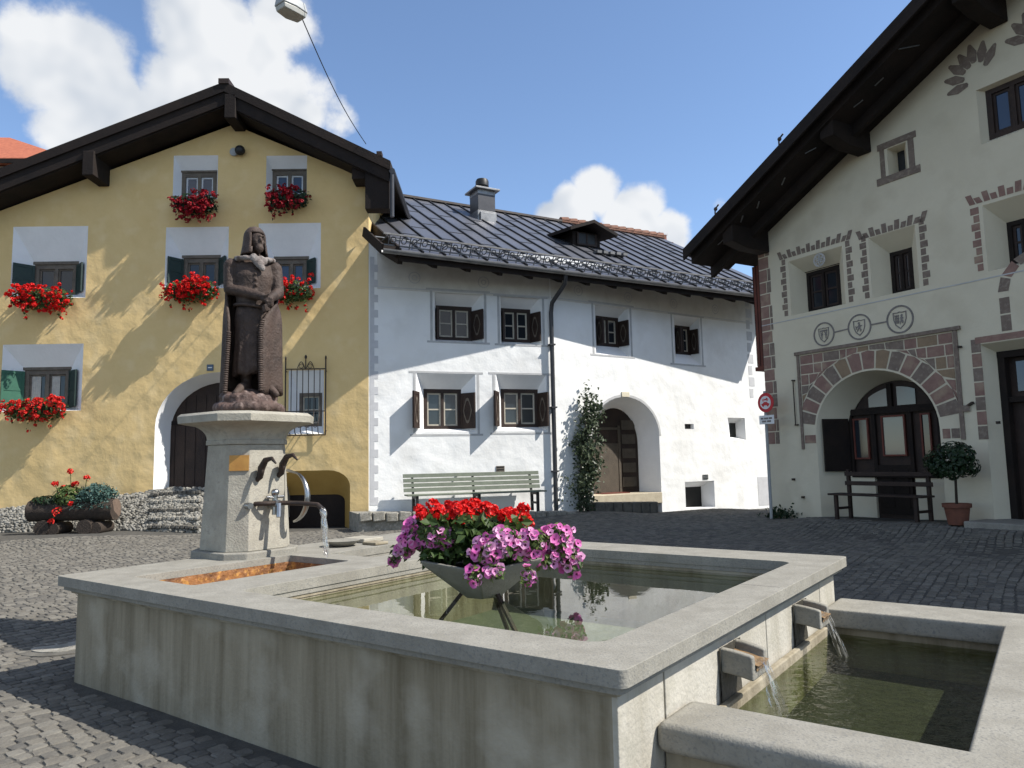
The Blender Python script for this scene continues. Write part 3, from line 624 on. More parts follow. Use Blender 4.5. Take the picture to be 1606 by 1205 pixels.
# ------------------------------------------------------------------ generic house pieces
def window(fr,root,r,w,mats,cols=2,rows=2,fw_=.06,cw=.035,name='window',pane='glass',curtain=False,lintel=0,depth=.10,bev=0):
    u0,u1,z0,z1=r; b=MB(fr)
    b.box(u0-.02,u0+fw_,w-.02,w+depth,z0-.02,z1+.02); b.box(u1-fw_,u1+.02,w-.02,w+depth,z0-.02,z1+.02)
    b.box(u0+fw_,u1-fw_,w-.018,w+depth,z1-fw_,z1+.02); b.box(u0+fw_,u1-fw_,w-.018,w+depth,z0-.02,z0+fw_)
    if lintel: b.box(u0-lintel,u1+lintel,w-.05,w+.04,z1+.021,z1+.09)
    if cols==2: m_=(u0+u1)/2; b.box(m_-fw_*.45,m_+fw_*.45,w-.016,w+depth,z0+fw_,z1-fw_)
    o=b.build(name,mats[0],root)
    b=MB(fr); U0,U1,Z0,Z1=u0+fw_,u1-fw_,z0+fw_,z1-fw_
    for c in range(cols):
        a0=U0 if c==0 else (u0+u1)/2+fw_*.45; a1=U1 if c==cols-1 else (u0+u1)/2-fw_*.45
        b.box(a0,a0+cw,w+.02,w+.055,Z0,Z1); b.box(a1-cw,a1,w+.02,w+.055,Z0,Z1); b.box(a0+cw,a1-cw,w+.021,w+.055,Z0,Z0+cw); b.box(a0+cw,a1-cw,w+.021,w+.055,Z1-cw,Z1)
        for k in range(1,rows): zz=Z0+(Z1-Z0)*k/rows; b.box(a0+cw,a1-cw,w+.023,w+.053,zz-cw*.4,zz+cw*.4)
    b.build('casement',mats[1],o)
    b=MB(fr); b.box(U0,U1,w+.040,w+.046,Z0,Z1); b.build('pane',M[pane],o)
    if curtain:
        b=MB(fr)
        for (a0,a1) in((U0+.04,U0+.30*(U1-U0)),(U0+.56*(U1-U0),U0+.82*(U1-U0))):
            b.loft([[(a0+(a1-a0)*k/12,w+.030+.006*math.sin(k*1.9),z) for k in range(13)] for z in(Z0+.03,Z1-.03)],0,False,False)
        b.build('curtain',M['curtain'],o,smooth=180)
    return o
def shutter(fr,root,hu,z0,z1,width,ang,w,side,mt,deco=None):
    """side -1: hinged on the left of the window, +1 on the right; ang 0 closed, 180 flat on the wall"""
    a=R_(ang); d=Vector((-side*math.cos(a),-math.sin(a),0)); nrm=Vector((-math.sin(a)*side*-1,0,0))
    n_=Vector((d.y,-d.x,0)); b=MB(fr)
    def bx(s0,s1,t0,t1,za,zb):
        vs=[]
        for z in(za,zb):
            for s_,t_ in((s0,t0),(s1,t0),(s1,t1),(s0,t1)): p=Vector((hu,w,0))+d*s_+n_*t_; vs.append((p.x,p.y,z))
        b.add(vs,[(3,2,1,0),(4,5,6,7),(0,1,5,4),(1,2,6,5),(2,3,7,6),(3,0,4,7)])
    bx(0,width,-.012,.012,z0,z1)
    for t0,t1 in((-.022,-.0125),(.0125,.022)):
        bx(.002,.05,t0,t1,z0+.002,z1-.002); bx(width-.05,width-.002,t0,t1,z0+.002,z1-.002); bx(.051,width-.051,t0,t1,z0+.002,z0+.07); bx(.051,width-.051,t0,t1,z1-.07,z1-.002); zm=(z0+z1)/2; bx(.051,width-.051,t0,t1,zm-.03,zm+.03)
    o=b.build('shutter',mt,root)
    if deco:
        b=MB(fr); zm=(z0+z1)/2
        for t_ in(-.024,.024):
            for k in range(16):
                a0,a1=2*math.pi*k/16,2*math.pi*(k+1)/16; vs=[]
                for (aa,rr) in((a0,1),(a1,1),(a1,.78),(a0,.78)):
                    p=Vector((hu,w,0))+d*(width/2+width*.27*rr*math.cos(aa)*(1+.15*math.cos(4*aa)))+n_*t_; vs.append((p.x,p.y,zm+(z1-z0)*.36*rr*math.sin(aa)))
                b.add(vs,[(0,1,2,3)])
        b.build('painted_ornament',deco,o)
    return o
def leafquad(mb,c,d,s,mi=0,r=rnd):
    d=d.normalized(); a=d.orthogonal().normalized(); a.rotate(Matrix.Rotation(r.uniform(0,6.28),3,d)); t=d.cross(a)
    L_=s*r.uniform(.8,1.3); W=s*.36*r.uniform(.8,1.2); 
    mb.add([c,c+a*L_*.5+t*W+d*.1*s,c+a*L_+d*-.12*s,c+a*L_*.5-t*W+d*.1*s,c+a*L_*.5-d*.05*s],[(0,4,1),(1,4,2),(2,4,3),(3,4,0)],mi,raw=True)
def rdir(r=rnd):
    z=r.uniform(-1,1); a=r.uniform(0,6.283); q=math.sqrt(1-z*z); return Vector((q*math.cos(a),q*math.sin(a),z))
def umbel(mb,c,up_,R0,n,s,r,mi=0):
    for _ in range(n):
        d=(rdir(r)+up_*.9).normalized(); p=c+d*R0*r.uniform(.7,1.05); a=(d+rdir(r)*.45).normalized(); x=a.orthogonal().normalized(); y=a.cross(x); k=s*r.uniform(.7,1.2); ph=r.uniform(0,6)
        pts=[p+(x*math.cos(ph+2*math.pi*i/5)+y*math.sin(ph+2*math.pi*i/5))*k+a*k*.15 for i in range(5)]
        mb.add([p-a*k*.25]+pts,[(0,1+i,1+(i+1)%5) for i in range(5)],mi,raw=True)
def recess(fr,root,q0,w0,q1,w1,mt,name='window_recess'):
    b=MB(fr); b.reveal(q0,w0,q1,w1); return b.build(name,M[mt],root,smooth=25)
# ------------------------------------------------------------------ yellow house
yh=thing('yellow_house','yellow plastered house with dark timber gable roof and white funnel windows','house',YF.P(-3.3,0,.5))
def wq(*q): return q
YW=[dict(o=wq((21.6,355.6),(143.4,355),(128.8,467),(15,468.5)),i=wq((56.4,417),(121,417),(121,463),(56,463)),sh=(1,1),fr='greywood',pane='glass'),
    dict(o=wq((260.6,357),(358,355.6),(358,452),(258,453)),i=wq((289,407),(344,407),(344,449),(289,449)),sh=(1,1),fr='greywood',pane='glass'),
    dict(o=wq((406,351),(501.5,349.5),(504.5,452),(404,453)),i=wq((433,409),(482,409),(482,449),(433,449)),sh=(1,1),fr='greywood',pane='blueglass'),
    dict(o=wq((272.4,243.7),(342,244.4),(341,313),(271,313)),i=wq((286,273),(340,273),(340,316),(286,316)),sh=(0,0),fr='greywood',pane='blueglass'),
    dict(o=wq((418,245),(481.6,243.7),(481,309),(417,310)),i=wq((428,270),(481,270),(481,311),(428,311)),sh=(0,0),fr='greywood',pane='blueglass'),
    dict(o=wq((3,541),(130,539),(128,644),(1,646)),i=wq((40,582),(109,582),(109,641),(40,641)),sh=(1,1),fr='greywood',pane='glass')]
holes=[]
for k,d in enumerate(YW):
    dep=.34 if k not in(3,4) else .26; ro=list(YF.rect(d['o'])); ri=list(YF.rect(d['i'],dep)); d['dep']=dep
    ri[0]=max(ri[0],ro[0]+.03); ri[1]=min(ri[1],ro[1]-.05); ri[2]=max(ri[2],ro[2]+.005)
    d['ro'],d['ri']=ro,ri; holes.append(rq(ro)); recess(YF,yh,rq(ro),0,rq(ri),dep,'recess')
# portal
du0,dz=YF.px(240,770); du1=YF.px(440,700)[0]; zt=YF.px(335,584)[1]
po=arch(du0,du1,.2,zt-1.25,zt,20); iu0=YF.px(267,700,.55)[0]; iz=YF.px(340,600,.55)[1]
pi_=arch(iu0,du1-.25,.2,iz-1.15,iz,20); recess(YF,yh,po,0,pi_,.55,'recess','portal_recess')
# cellar arch
c0=YF.px(430,790)[0]; c1=YF.px(549,790)[0]; cz=YF.px(500,738)[1]
def lowarch(u0,u1,z0,z1,k): return [(u0,z0),(u1,z0)]+[(u1-k+k*math.cos(R_(a)),z1-k*.75+k*.75*math.sin(R_(a))) for a in(0,15,30,45,60,75,90)]+[(u0+k-k*math.sin(R_(a)),z1-k*.75+k*.75*math.cos(R_(a))) for a in(0,15,30,45,60,75,90)]
co_o=lowarch(c0,c1,-.35,cz,.5); ci0=YF.px(430,790,.45)[0]; ci1=YF.px(541,790,.45)[0]; ciz=YF.px(500,776,.45)[1]; co_i=lowarch(ci0,ci1,-.35,ciz,.22)
b3=MB(YF); b3.reveal(co_o,0,co_i,.45)
# grille window
gr=YF.rect(wq((452.5,581),(507.7,581),(508,681),(452.5,681))); gi=YF.rect(wq((471,618),(505,618),(505,668),(471,668)),.22); gr,gi=list(gr),list(gi)
recess(YF,yh,rq(gr),0,rq((max(gi[0],gr[0]+.02),min(gi[1],gr[1]-.01),gi[2],gi[3])),.22,'recess')
holes+= [po,co_o,rq(gr)]
ztop=lambda u:9.68-.385*abs(u+3.25) if u<-3.25 else 9.68-.435*(u+3.25)
UL=-13.5
wall_o=[(UL,-.6),(0,-.6),(0,ztop(0)),(-3.25,ztop(-3.25)),(UL,ztop(UL))]
b=MB(YF); b.panel(wall_o,holes,0); b.add([(0,0,-.6),(0,9,-.6),(0,9,ztop(0)),(0,0,ztop(0)),(UL,0,-.6),(UL,9,-.6),(UL,9,ztop(UL)),(UL,0,ztop(UL)),(-3.25,9,ztop(-3.25))],[(0,1,2,3),(5,4,7,6),(1,5,6,8,2)])
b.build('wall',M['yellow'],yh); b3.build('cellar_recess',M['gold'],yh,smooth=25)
for k,d in enumerate(YW):
    ri,ro,dep=d['ri'],d['ro'],d['dep']
    fo=window(YF,yh,ri,dep,(M[d['fr']],M['whitebar'] if k in(3,4) else M['greywood']),2,1 if k in(3,4) else 1,.085,.04,pane=d['pane'],curtain=(k==5),lintel=.05)
    if d['sh'][0]:
        sw=(ri[1]-ri[0])*.46; gm='green' if k==5 else 'darkgreen'
        al=90+math.degrees(math.atan2(ri[0]-ro[0],dep))-5; shutter(YF,fo,ri[0]-.01,ri[2]+.01,ri[3]-.01,min(sw,math.hypot(ri[0]-ro[0],dep)*.97),al,dep-.04,-1,M[gm])
        ar=90+math.degrees(math.atan2(ro[1]-ri[1],dep))-5; shutter(YF,fo,ri[1]+.01,ri[2]+.01,ri[3]-.01,min(sw,.40),ar,dep-.04,1,M['darkgreen'])
# portal door
b=MB(YF); b.panel(pi_,[],.56); pd=b.build('door',M['brownwood'],yh)
b=MB(YF)
for k in range(9): u=iu0+.1+k*.24; b.box(u,u+.008,.548,.556,.9,iz-.3)
b.box(iu0+.02,du1-.3,.53,.556,2.5,2.6); b.build('plank_joint',M['darkwood'],pd)
b=MB(YF); b.box(du0-.1,du1+.1,-.02,.56,.3,dz+.03); b.build('threshold',M['apron'],yh)
b=MB(YF); b.panel(co_i,[],.46); b.build('cellar_door',M['darkwood'],yh)
gl_=window(YF,yh,(max(gi[0],gr[0]+.02),min(gi[1],gr[1]-.01),gi[2],gi[3]),.22,(M['greywood'],M['tan']),1,2,.06,.03,name='barred_window')
# wrought iron grille
b=MB(YF); u0,u1,z0,z1=gr[0]-.05,gr[1]+.06,gr[2]-.03,gr[3]+.02
for k in range(8):
    u=u0+(u1-u0)*k/7; top=z1+(.22 if k in(0,7) else 0)
    if k in(0,7): b.tube([(u,-.09,z0),(u,-.09,top)],.016,6); b.ell((u,-.09,top+.03),(.022,.022,.06),8,6)
    else: b.tube([(u,-.09,z1),(u,-.09,z0+.55),(u,-.16,z0+.42),(u,-.27,z0+.20),(u,-.24,z0+.06),(u,-.10,z0)],.010,6)
for z in(z1,z0+.55,z0): b.box(u0,u1,-.10,-.085,z-.012,z+.012)
for u in(u0,u1):
    for z in(z1-.05,z0+.1): b.bar((u,0,z),(u,-.09,z),.02,.02)
um=(u0+u1)/2
for s_ in(-1,1):
    b.tube([(um+s_*(.02+.17*t_*(1-.0*t_)),-.09,z1+.02+.15*math.sin(math.pi*t_)) for t_ in[k/8 for k in range(9)]],.009,6); b.tube([(um+s_*(.10+.05*math.cos(a)),-.09,z1+.07+.05*math.sin(a)) for a in[k*.5 for k in range(13)]],.007,6)
    for k in range(3): 
        cu=um+s_*(.10+.0*k)+(k-1)*.17; b.tube([(cu+.05*math.cos(a),-.265+.0*a,z0+.24+.07*math.sin(a)) for a in[j*.5 for j in range(13)]],.007,6)
b.tube([(um,-.09,z1),(um,-.09,z1+.26)],.012,6); b.ell((um,-.09,z1+.28),(.03,.02,.05),8,6)
b.build('iron_grille',M['iron'],yh,smooth=60)
# roof
OV=.72; pk=(-3.22,10.38)
rt_l=lambda u:pk[1]-.405*(pk[0]-u); rt_r=lambda u:pk[1]-.505*(u-pk[0])
ER=.62; EL=-14.6
b=MB(YF); th=.22
prof=[(EL,rt_l(EL)),(pk[0],pk[1]),(ER,rt_r(ER)),(ER,rt_r(ER)-th),(pk[0],pk[1]-th*1.05),(EL,rt_l(EL)-th)]
b.slab(prof[::-1],[],-OV,9.5); rf=b.build('roof',M['darkwood'],yh)
# lower boarding and doubled barge boards
b=MB(YF); t2=.50
prof=[(EL,rt_l(EL)-th-.004),(pk[0],pk[1]-th-.004),(ER-.04,rt_r(ER-.04)-th-.004),(ER-.04,rt_r(ER-.04)-t2),(pk[0],pk[1]-t2-.03),(EL,rt_l(EL)-t2)]
b.slab(prof[::-1],[],-OV+.05,-OV+.09); 
prof=[(EL,rt_l(EL)-t2+.03),(pk[0],pk[1]-t2),(ER-.1,rt_r(ER-.1)-t2+.03),(ER-.1,rt_r(ER-.1)-t2-.02),(pk[0],pk[1]-t2-.06),(EL,rt_l(EL)-t2-.02)]
b.slab(prof[::-1],[],-OV+.10,.05); b.build('barge_board',M['darkwood'],rf)
b=MB(YF); b.box(.02,ER-.04,-OV+.12,-.26,7.35,8.28); b.box(-.30,.0,-OV+.2,.1,8.1,8.42); b.build('eave_box',M['darkwood'],rf)
for (x,y) in((149.5,266),(368,178)):
    u,z=YF.px(x,y,-.4); b=MB(YF); b.box(u-.13,u+.13,-OV+.0,.3,z-.26,z+.32); b.build('purlin_end',M['darkwood'],rf,bevel=.02)
b=MB(YF); b.tube([(ER+.03,-OV+.05,8.15),(ER+.03,-OV+.05,7.12)],.05,8); b.tube([(ER+.04,-OV,8.2),(ER+.04,6,8.2)],.07,8); b.build('gutter',M['pipe'],rf,smooth=60)
b=MB(YF); b.box(pk[0]-.12,pk[0]+.12,-OV-.03,9.4,pk[1]-.05,pk[1]+.07); b.box(.30,.42,-OV,-OV+.2,rt_r(.36),rt_r(.36)+.1); b.build('ridge_cap',M['brownwood'],rf)
# round floodlight under the gable
u,z=YF.px(373,236,-.12); fl=thing('round_floodlight','small round grey floodlight under the yellow gable','lamp',YF.P(u,0,z))
b=MB(YF); b.tube([(u-.12,0,z),(u-.12,-.05,z)],.10,14); b.build('mount',M['lampgrey'],fl,smooth=50)
b=MB(YF); b.ell((u+.05,-.12,z),(.12,.11,.12),16,10); b.build('housing',M['black'],fl,smooth=180)
u,z=YF.px(330,577); b=MB(YF); b.box(u-.075,u+.075,-.025,-.002,z-.075,z+.075); hp=tag(b.build('house_plate',M['blueglass'],bevel=.006),'small blue square plate above the arched yellow-house portal','plate')
b=MB(YF); b.box(u-.045,u+.045,-.030,-.0255,z-.01,z+.012); b.build('plate_marking',M['signwhite'],hp)
# window boxes
def flowerbox(px,py,pw,label,seed,wine=False,dens=1.0,coral=False):
    u,z=YF.px(px,py,-.22); W=pw/1158*17.0; r=random.Random(seed)
    t=thing('geranium_box',label,'flower box',YF.P(u,-.2,z-.1),'geranium boxes on the yellow house')
    b=MB(YF); b.box(u-W*.40,u+W*.40,-.30,-.08,z-.12,z+.04); b.bar((u-W*.3,0,z-.1),(u-W*.3,-.2,z-.13),.02,.02); b.bar((u+W*.3,0,z-.1),(u+W*.3,-.2,z-.13),.02,.02); b.build('trough',M['brownwood'],t)
    b=MB(YF); fb=MB(YF); fr_=[]
    for _ in range(int(560*dens*W)):
        a=r.uniform(-1,1); d=rdir(r); p=YF.P(u+a*W*.5,-.20+d.y*.22,z+.04+d.z*.24*(1-.4*a*a)-.06)
        leafquad(b,p,(d+Vector((0,-.6,.5))),.085,0,r)
    lob=[(r.uniform(-.85,.85),r.uniform(-.30,.22),r.uniform(.7,1.3)) for _ in range(7)]
    for _ in range(int(125*dens*W)):
        l=r.choice(lob); a=max(-1.05,min(1.05,l[0]+r.gauss(0,.27))); d=rdir(r); d.y=-abs(d.y)
        zz=.75*l[1]+(.20 if d.z>0 else .22)*d.z*l[2]
        p=YF.P(u+a*W*.54,-.22+d.y*.26,z+zz-.02)
        umbel(fb,p,Vector((0,-.6,.4)),r.uniform(.034,.06),r.choice((7,11,14)),.028,r)
    for _ in range(9): # hanging stems
        a=r.uniform(-.9,.9); L2=r.uniform(.2,.48)
        for j in range(7):
            p=YF.P(u+(a+.05*math.sin(j))*W*.5,-.33-.03*math.sin(j*.7),z-.05-L2*j/6); leafquad(b,p,(rdir(r)+Vector((0,-.8,.2))),.07,0,r)
        umbel(fb,p,Vector((0,-.6,.1)),.035,7,.026,r)
    for _ in range(10): # stray stems
        a=r.choice((-1,1))*r.uniform(.4,.62); p=YF.P(u+a*W,-.22,z+r.uniform(-.25,.15)); umbel(fb,p,Vector((0,-.6,.4)),.03,6,.022,r)
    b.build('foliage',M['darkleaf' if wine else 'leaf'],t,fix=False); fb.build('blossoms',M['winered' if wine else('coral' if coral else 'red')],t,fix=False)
flowerbox(67,466,80,'bright red geranium box at the leftmost upper window of the yellow house',1,dens=.9)
flowerbox(300,454,74,'bright red geranium box left of the statue below the middle window',2)
flowerbox(456,455,62,'bright red geranium box right of the statue',3)
flowerbox(305,317,62,'shaded dark red geranium box at the left attic window',4,True)
flowerbox(453,309,58,'shaded dark red geranium box at the right attic window',5,True)
flowerbox(57,640,78,'coral geranium box at the lowest window by the bright green shutter',6,dens=.8,coral=True)
# apron of rubble paving in front of the house
def ydn(px,py):
    p=onz(px,py,.12); return p
prof=[]; b=MB()
top=[(-60,806),(0,799),(90,787),(179,777),(239,771),(267,765),(318,766),(400,775),(428,790)]
rows_=[]
for (px,py) in top:
    u,z=YF.px(px,py); T_=YF.P(u,.02,z); d=T_.copy()
    fx=onz(px-4,835 if px<318 else 834,.12); fx=Vector((fx.x,min(fx.y,16.6),.10))
    q=[]
    for k in range(7):
        t_=k/6; p=T_.lerp(fx,t_); p.z=T_.z*(1-t_)+(g(fx.x,fx.y)-.01)*t_+.06*math.sin(math.pi*t_); q.append(tuple(p))
    rows_.append(q)
b.loft(rows_,0,False,False); tag(b.build('cobbled_apron',M['stepstone'],smooth=180),kind='structure')
pts=[Vector(p) for q in rows_ for p in q]
b=MB(); r=random.Random(5); ns=0
for i in range(len(rows_)-1):
    for _ in range(900):
        s_,t_=r.random(),r.random()*6; k=min(5,int(t_)); f_=t_-k
        p=Vector(rows_[i][k]).lerp(Vector(rows_[i][k+1]),f_).lerp(Vector(rows_[i+1][k]).lerp(Vector(rows_[i+1][k+1]),f_),s_); sc=r.uniform(.024,.052)
        b.ell((p.x,p.y,p.z+.005),(sc,sc*r.uniform(.6,1),sc*r.uniform(.5,.85)),6,4,0 if r.random()<.78 else 1)
tag(b.build('rubble_stones',[M['apron'],M['stepstone']],smooth=180),kind='stuff',label='pale rubble stones set in the sloping apron',cat='paving')
# steps to the portal
stp=thing('portal_steps','worn rubble steps leading up to the yellow-house portal','steps',YF.P(-4.2,-.8,.1))
for k in range(5):
    f_=(k+.5)/5; L0,R0=Vector(rows_[4][0]).lerp(Vector(rows_[4][6]),f_),Vector(rows_[6][0]).lerp(Vector(rows_[6][6]),f_)
    b=MB(); n=11
    for j in range(n):
        a=L0.lerp(R0,(j+.06)/n); c=L0.lerp(R0,(j+.94)/n); h=r.uniform(-.012,.012)
        b.box(a.x,c.x,a.y-.15+2*h,a.y+.14,a.z-.02,a.z+.06+h)
    b.build('step',M['apron'] if k%2 else M['stepstone'],stp,bevel=.02)
# ------------------------------------------------------------------ white house
wh=thing('white_house','white plastered house with grey sheet-metal roof, funnel windows and an arched door','house',WF2.P(0,.5,-.2))
B1=4.65; E2=8.45
LW=[dict(o=((682,457),(758,459),(756,537),(682,536)),i=((684,481),(739,483),(739,534),(684,534)),up=1),
    dict(o=((785,461),(849,466),(848,541),(786,540)),i=((786,485),(831,487),(831,537),(786,537)),up=1),
    dict(o=((654,586),(746,587),(746,677),(653,678)),i=((665,612),(722,612),(722,673),(665,673)),up=0),
    dict(o=((779,587),(857,589),(857,675),(779,676)),i=((786,612),(843,612),(843,670),(786,670)),up=0)]
RW=[dict(o=((934,477),(985,481),(986,561),(933,557)),i=((935,497),(971,500),(971,543),(935,543)),up=1),
    dict(o=((1057,494),(1097,499),(1099,573),(1057,571)),i=((1059,511),(1083,514),(1083,556),(1059,555)),up=1)]
def eavez(fr,u): return 6.9
holesL=[]
for d in LW:
    dep=.30; ro=list(WF1.rect(d['o'])); ri=list(WF1.rect(d['i'],dep)); ri[0]=max(ri[0],ro[0]+.02); ri[1]=min(ri[1],ro[1]-.10); ri[2]=max(ri[2],ro[2]+.005); d['ro'],d['ri']=ro,ri
    holesL.append(rq(ro)); recess(WF1,wh,rq(ro),0,rq(ri),dep,'recess')
b=MB(WF1); b.panel([(-.02,-.6),(B1,-.6),(B1,6.75),(-.02,6.75)],holesL,0)
holesR=[]
for d in RW:
    dep=.32; ro=list(WF2.rect(d['o'])); ri=list(WF2.rect(d['i'],dep)); ri[0]=max(ri[0],ro[0]+.02); ri[1]=min(ri[1],ro[1]-.10); ri[2]=max(ri[2],ro[2]+.005); d['ro'],d['ri']=ro,ri
    holesR.append(rq(ro)); recess(WF2,wh,rq(ro),0,rq(ri),dep,'recess')
ou0=WF2.px(931,780)[0]; ou1,oz=WF2.px(1038,785); oa=WF2.px(980,623)[1]
DD=.75; i0=WF2.px(929.7,760,DD)[0]; i1,ib=WF2.px(1003,771,DD); ia=WF2.px(960,640,DD)[1]
i0=max(i0,ou0+.05); i1=min(i1,ou1-.05)
do=arch(ou0,ou1,-.5,oa-1.05,oa,20); di=arch(i0,i1,-.5,ia-1.0,ia,20); recess(WF2,wh,do,0,di,DD,'recess','door_recess'); holesR.append(do)
sw=WF2.rect(((1142,655),(1169,656),(1169,691),(1142,689))); si_=WF2.rect(((1144,663),(1154,664),(1154,686),(1144,686)),.3); si_=(max(si_[0],sw[0]+.02),min(si_[1],sw[1]-.02),max(si_[2],sw[2]+.01),min(si_[3],sw[3]-.01)); recess(WF2,wh,rq(sw),0,rq(si_),.3,'recess'); holesR.append(rq(sw))
ce=WF2.rect(((1075,754),(1121,756),(1121,797),(1075,797))); cei=WF2.rect(((1075,763),(1109,764),(1109,795),(1075,795)),.5); cei=(max(cei[0],ce[0]+.02),min(cei[1],ce[1]-.02),ce[2],min(cei[3],ce[3]-.03)); recess(WF2,wh,rq(ce),0,rq(cei),.5,'recess'); holesR.append(rq(ce))
sl_=WF2.rect(((1074,665),(1088,665),(1088,673),(1074,673))); recess(WF2,wh,rq(sl_),0,rq(sl_),.12,'recess'); holesR.append(rq(sl_))
n0=len(b.v); 
bb=MB(WF2); bb.panel([(0,-.9),(E2,-.9),(E2,6.75),(0,6.75)],holesR,0); b.add(bb.v,bb.f,0,raw=True)
bb=MB(WF2); bb.add([(E2,0,-.9),(E2,7,-.9),(E2,7,6.75),(E2,0,6.75)],[(0,1,2,3)]); b.add(bb.v,bb.f,0,raw=True)
bb=MB(WE); bb.add([(0,.0,-.6),(0,11,-.6),(0,11,6.3),(0,5,9.5),(0,0,6.75),(12.9,11,-.6),(12.9,11,6.3)],[(0,4,3,2,1),(1,2,6,5)]); b.add(bb.v,bb.f,0,raw=True)
b.build('wall',M['white'],wh); 
for q_1,w_1 in((si_,.31),(cei,.51),(sl_,.121)):
    b=MB(WF2); b.panel(rq(q_1),[],w_1); b.build('dark_opening',M['black'],wh)
for fr,lst in((WF1,LW),(WF2,RW)):
    for d in lst:
        ri=d['ri']; dp_=.30 if fr is WF1 else .32; fo=window(fr,wh,ri,dp_,(M['brownwood'],M['tan']),2,2,.075,.04,lintel=.0)
        hgt=ri[3]-ri[2]; sw_=(ri[1]-ri[0])*.46
        a_=90+math.degrees(math.atan2(d['ro'][1]-ri[1]-.05,dp_)); shutter(fr,fo,ri[1]+.01,ri[2]+.0,ri[3]-(.09 if d['up'] else .08),sw_,a_-3,dp_-.03,1,M['brownwood'],M['greywood'])
        shutter(fr,fo,(ri[0]-.01) if d['up'] else d['ro'][0]+.06,ri[2]+.0,ri[3]-.08,sw_*.95,97 if d['up'] else 122,(dp_-.03) if d['up'] else .03,-1,M['brownwood'],M['greywood'])
# painted borders
def border(fr,q,sides='tlrb',th=.06,ov=.10):
    r=fr.rect(q); u0,u1,z0,z1=r; b=MB(fr)
    if 't' in sides: b.box(u0-ov,u1+ov,-.006,.0,z1-th*.8,z1)
    if 'b' in sides: b.box(u0-ov*.8,u1+ov*.8,-.006,.0,z0,z0+th*.8)
    if 'l' in sides: b.box(u0,u0+th,-.005,.0,z0+th*.8,z1-th*.8)
    if 'r' in sides: b.box(u1-th,u1,-.005,.0,z0+th*.8,z1-th*.8)
    b.build('painted_border',M['greypaint'],wh)
border(WF1,((675,451),(763,458),(763,541),(674,537))); border(WF1,((780,461),(856,467),(852,545),(780,541)))
border(WF1,((648,582),(752,584),(752,684),(648,684))); border(WF1,((773,584),(862,586),(862,681),(773,682)))
border(WF2,((928,473),(991,479),(991,563),(929,557))); border(WF2,((1052,490),(1101,497),(1103,576),(1054,572)))
b=MB(WF1)
for k in range(16):
    z=.55+k*.365; b.box(.03,.22,-.006,0,z,z+.18); b.box(.03,.13,-.0055,0,z+.18,z+.365)
b.build('quoin',M['quoin'],wh)
b=MB(WF2)
for k in range(9):
    z=3.3+k*.36; b.box(7.55,7.80 if k%2 else 7.72,-.006,0,z,z+.28)
b.build('quoin',M['quoin'],wh)
for fr,L0,L1 in((WF1,.2,B1-.02),(WF2,.02,7.85)):
    b=MB(fr); b.box(L0,L1,-.004,0,5.62,6.6); b.build('frieze',M['frieze'],wh)
    b=MB(fr); k=L0+.9; r=random.Random(2)
    while k<L1-.3:
        for j in range(14):
            a0,a1=j*2*math.pi/14,(j+1)*2*math.pi/14
            for R0,R1 in((.15,.125),(.07,.045)): b.add([(k+R0*math.cos(a0),-.006,5.95+R0*math.sin(a0)),(k+R0*math.cos(a1),-.006,5.95+R0*math.sin(a1)),(k+R1*math.cos(a1),-.006,5.95+R1*math.sin(a1)),(k+R1*math.cos(a0),-.006,5.95+R1*math.sin(a0))],[(0,1,2,3)])
        k+=1.75
    for z in(5.66,): b.box(L0,L1,-.007,-.004,z,z+.025)
    b.build('frieze_ornament',M['quoin'],wh)
# keystone & arch rim paint
b=MB(WF2); uc_=(ou0+ou1)/2; b.box(uc_-.14,uc_+.14,-.03,0,oa-.0,oa+.14); b.build('keystone',M['cream'],wh,bevel=.01)
n=20; rim=[];c_=(ou0+ou1)/2;h_=(ou1-ou0)/2; b=MB(WF2)
for k in range(n+1):
    a=math.pi*k/n; rim.append([(c_+(h_+e)*math.cos(a),-.006,oa-1.05+(1.05+e)*math.sin(a)) for e in(.004,.07)])
b.loft(rim,0,False,False); b.build('arch_border',M['greypaint'],wh)
# door leaves
b=MB(WF2); b.panel(di,[],DD+.01); dr=b.build('door',M['brownwood'],wh)
b=MB(WF2); um=i0+(i1-i0)*.58
b.box(um-.04,um+.04,DD-.03,DD,ib,ia-.5); b.box(i0+.05,um,DD-.03,DD,ia-.62,ia-.55)
b.box(i0+.02,i0+.10,DD-.03,DD,ib,ia-.6); b.box(i0+.1,um-.04,DD-.02,DD,ib+1.30,ib+1.37)
for k in range(5): b.box(um+.10,i1-.12,DD-.025,DD,ib+.15+k*.40,ib+.42+k*.40)
b.build('door_frame',M['doorleaf'],dr)
b=MB(WF2); b.box(i0+.10,um-.04,DD-.012,DD+.005,ib,ib+1.30); b.build('lower_leaf',M['doorleaf'],dr)
b=MB(WF2); b.box(ou0-.02,ou1+.0,-.03,DD,ib-.3,ib-.005); b.build('threshold',M['lime'],wh,bevel=.015)
b=MB(WF2); b.box(i0+.05,um,DD-.4,DD-.05,ib-.004,ib+.02); b.build('door_mat',M['redwood'],wh)
b=MB(WF2); r=random.Random(4)
for k in range(9): b.box(ou0-.75+k*.33,ou0-.75+k*.33+.30,-.50-r.uniform(0,.15),-.12,-.3,.10-.012*k+r.uniform(-.02,.02))
for k in range(7): b.box(ou0-.2+k*.31,ou0-.2+k*.31+.29,-.30-.05*r.random(),-.02,-.3,ib-.16-.012*k)
b.build('door_step',M['stepstone'],wh,bevel=.03)  # darker stone carries the shadow these steps stand in
b=MB(WF2); a=WF2.rect(((1189,748),(1206,748),(1206,793),(1189,793))); b.box(a[0],E2-.01,-.006,0,a[2],a[3]); b.build('base_patch',M['quoin'],wh)
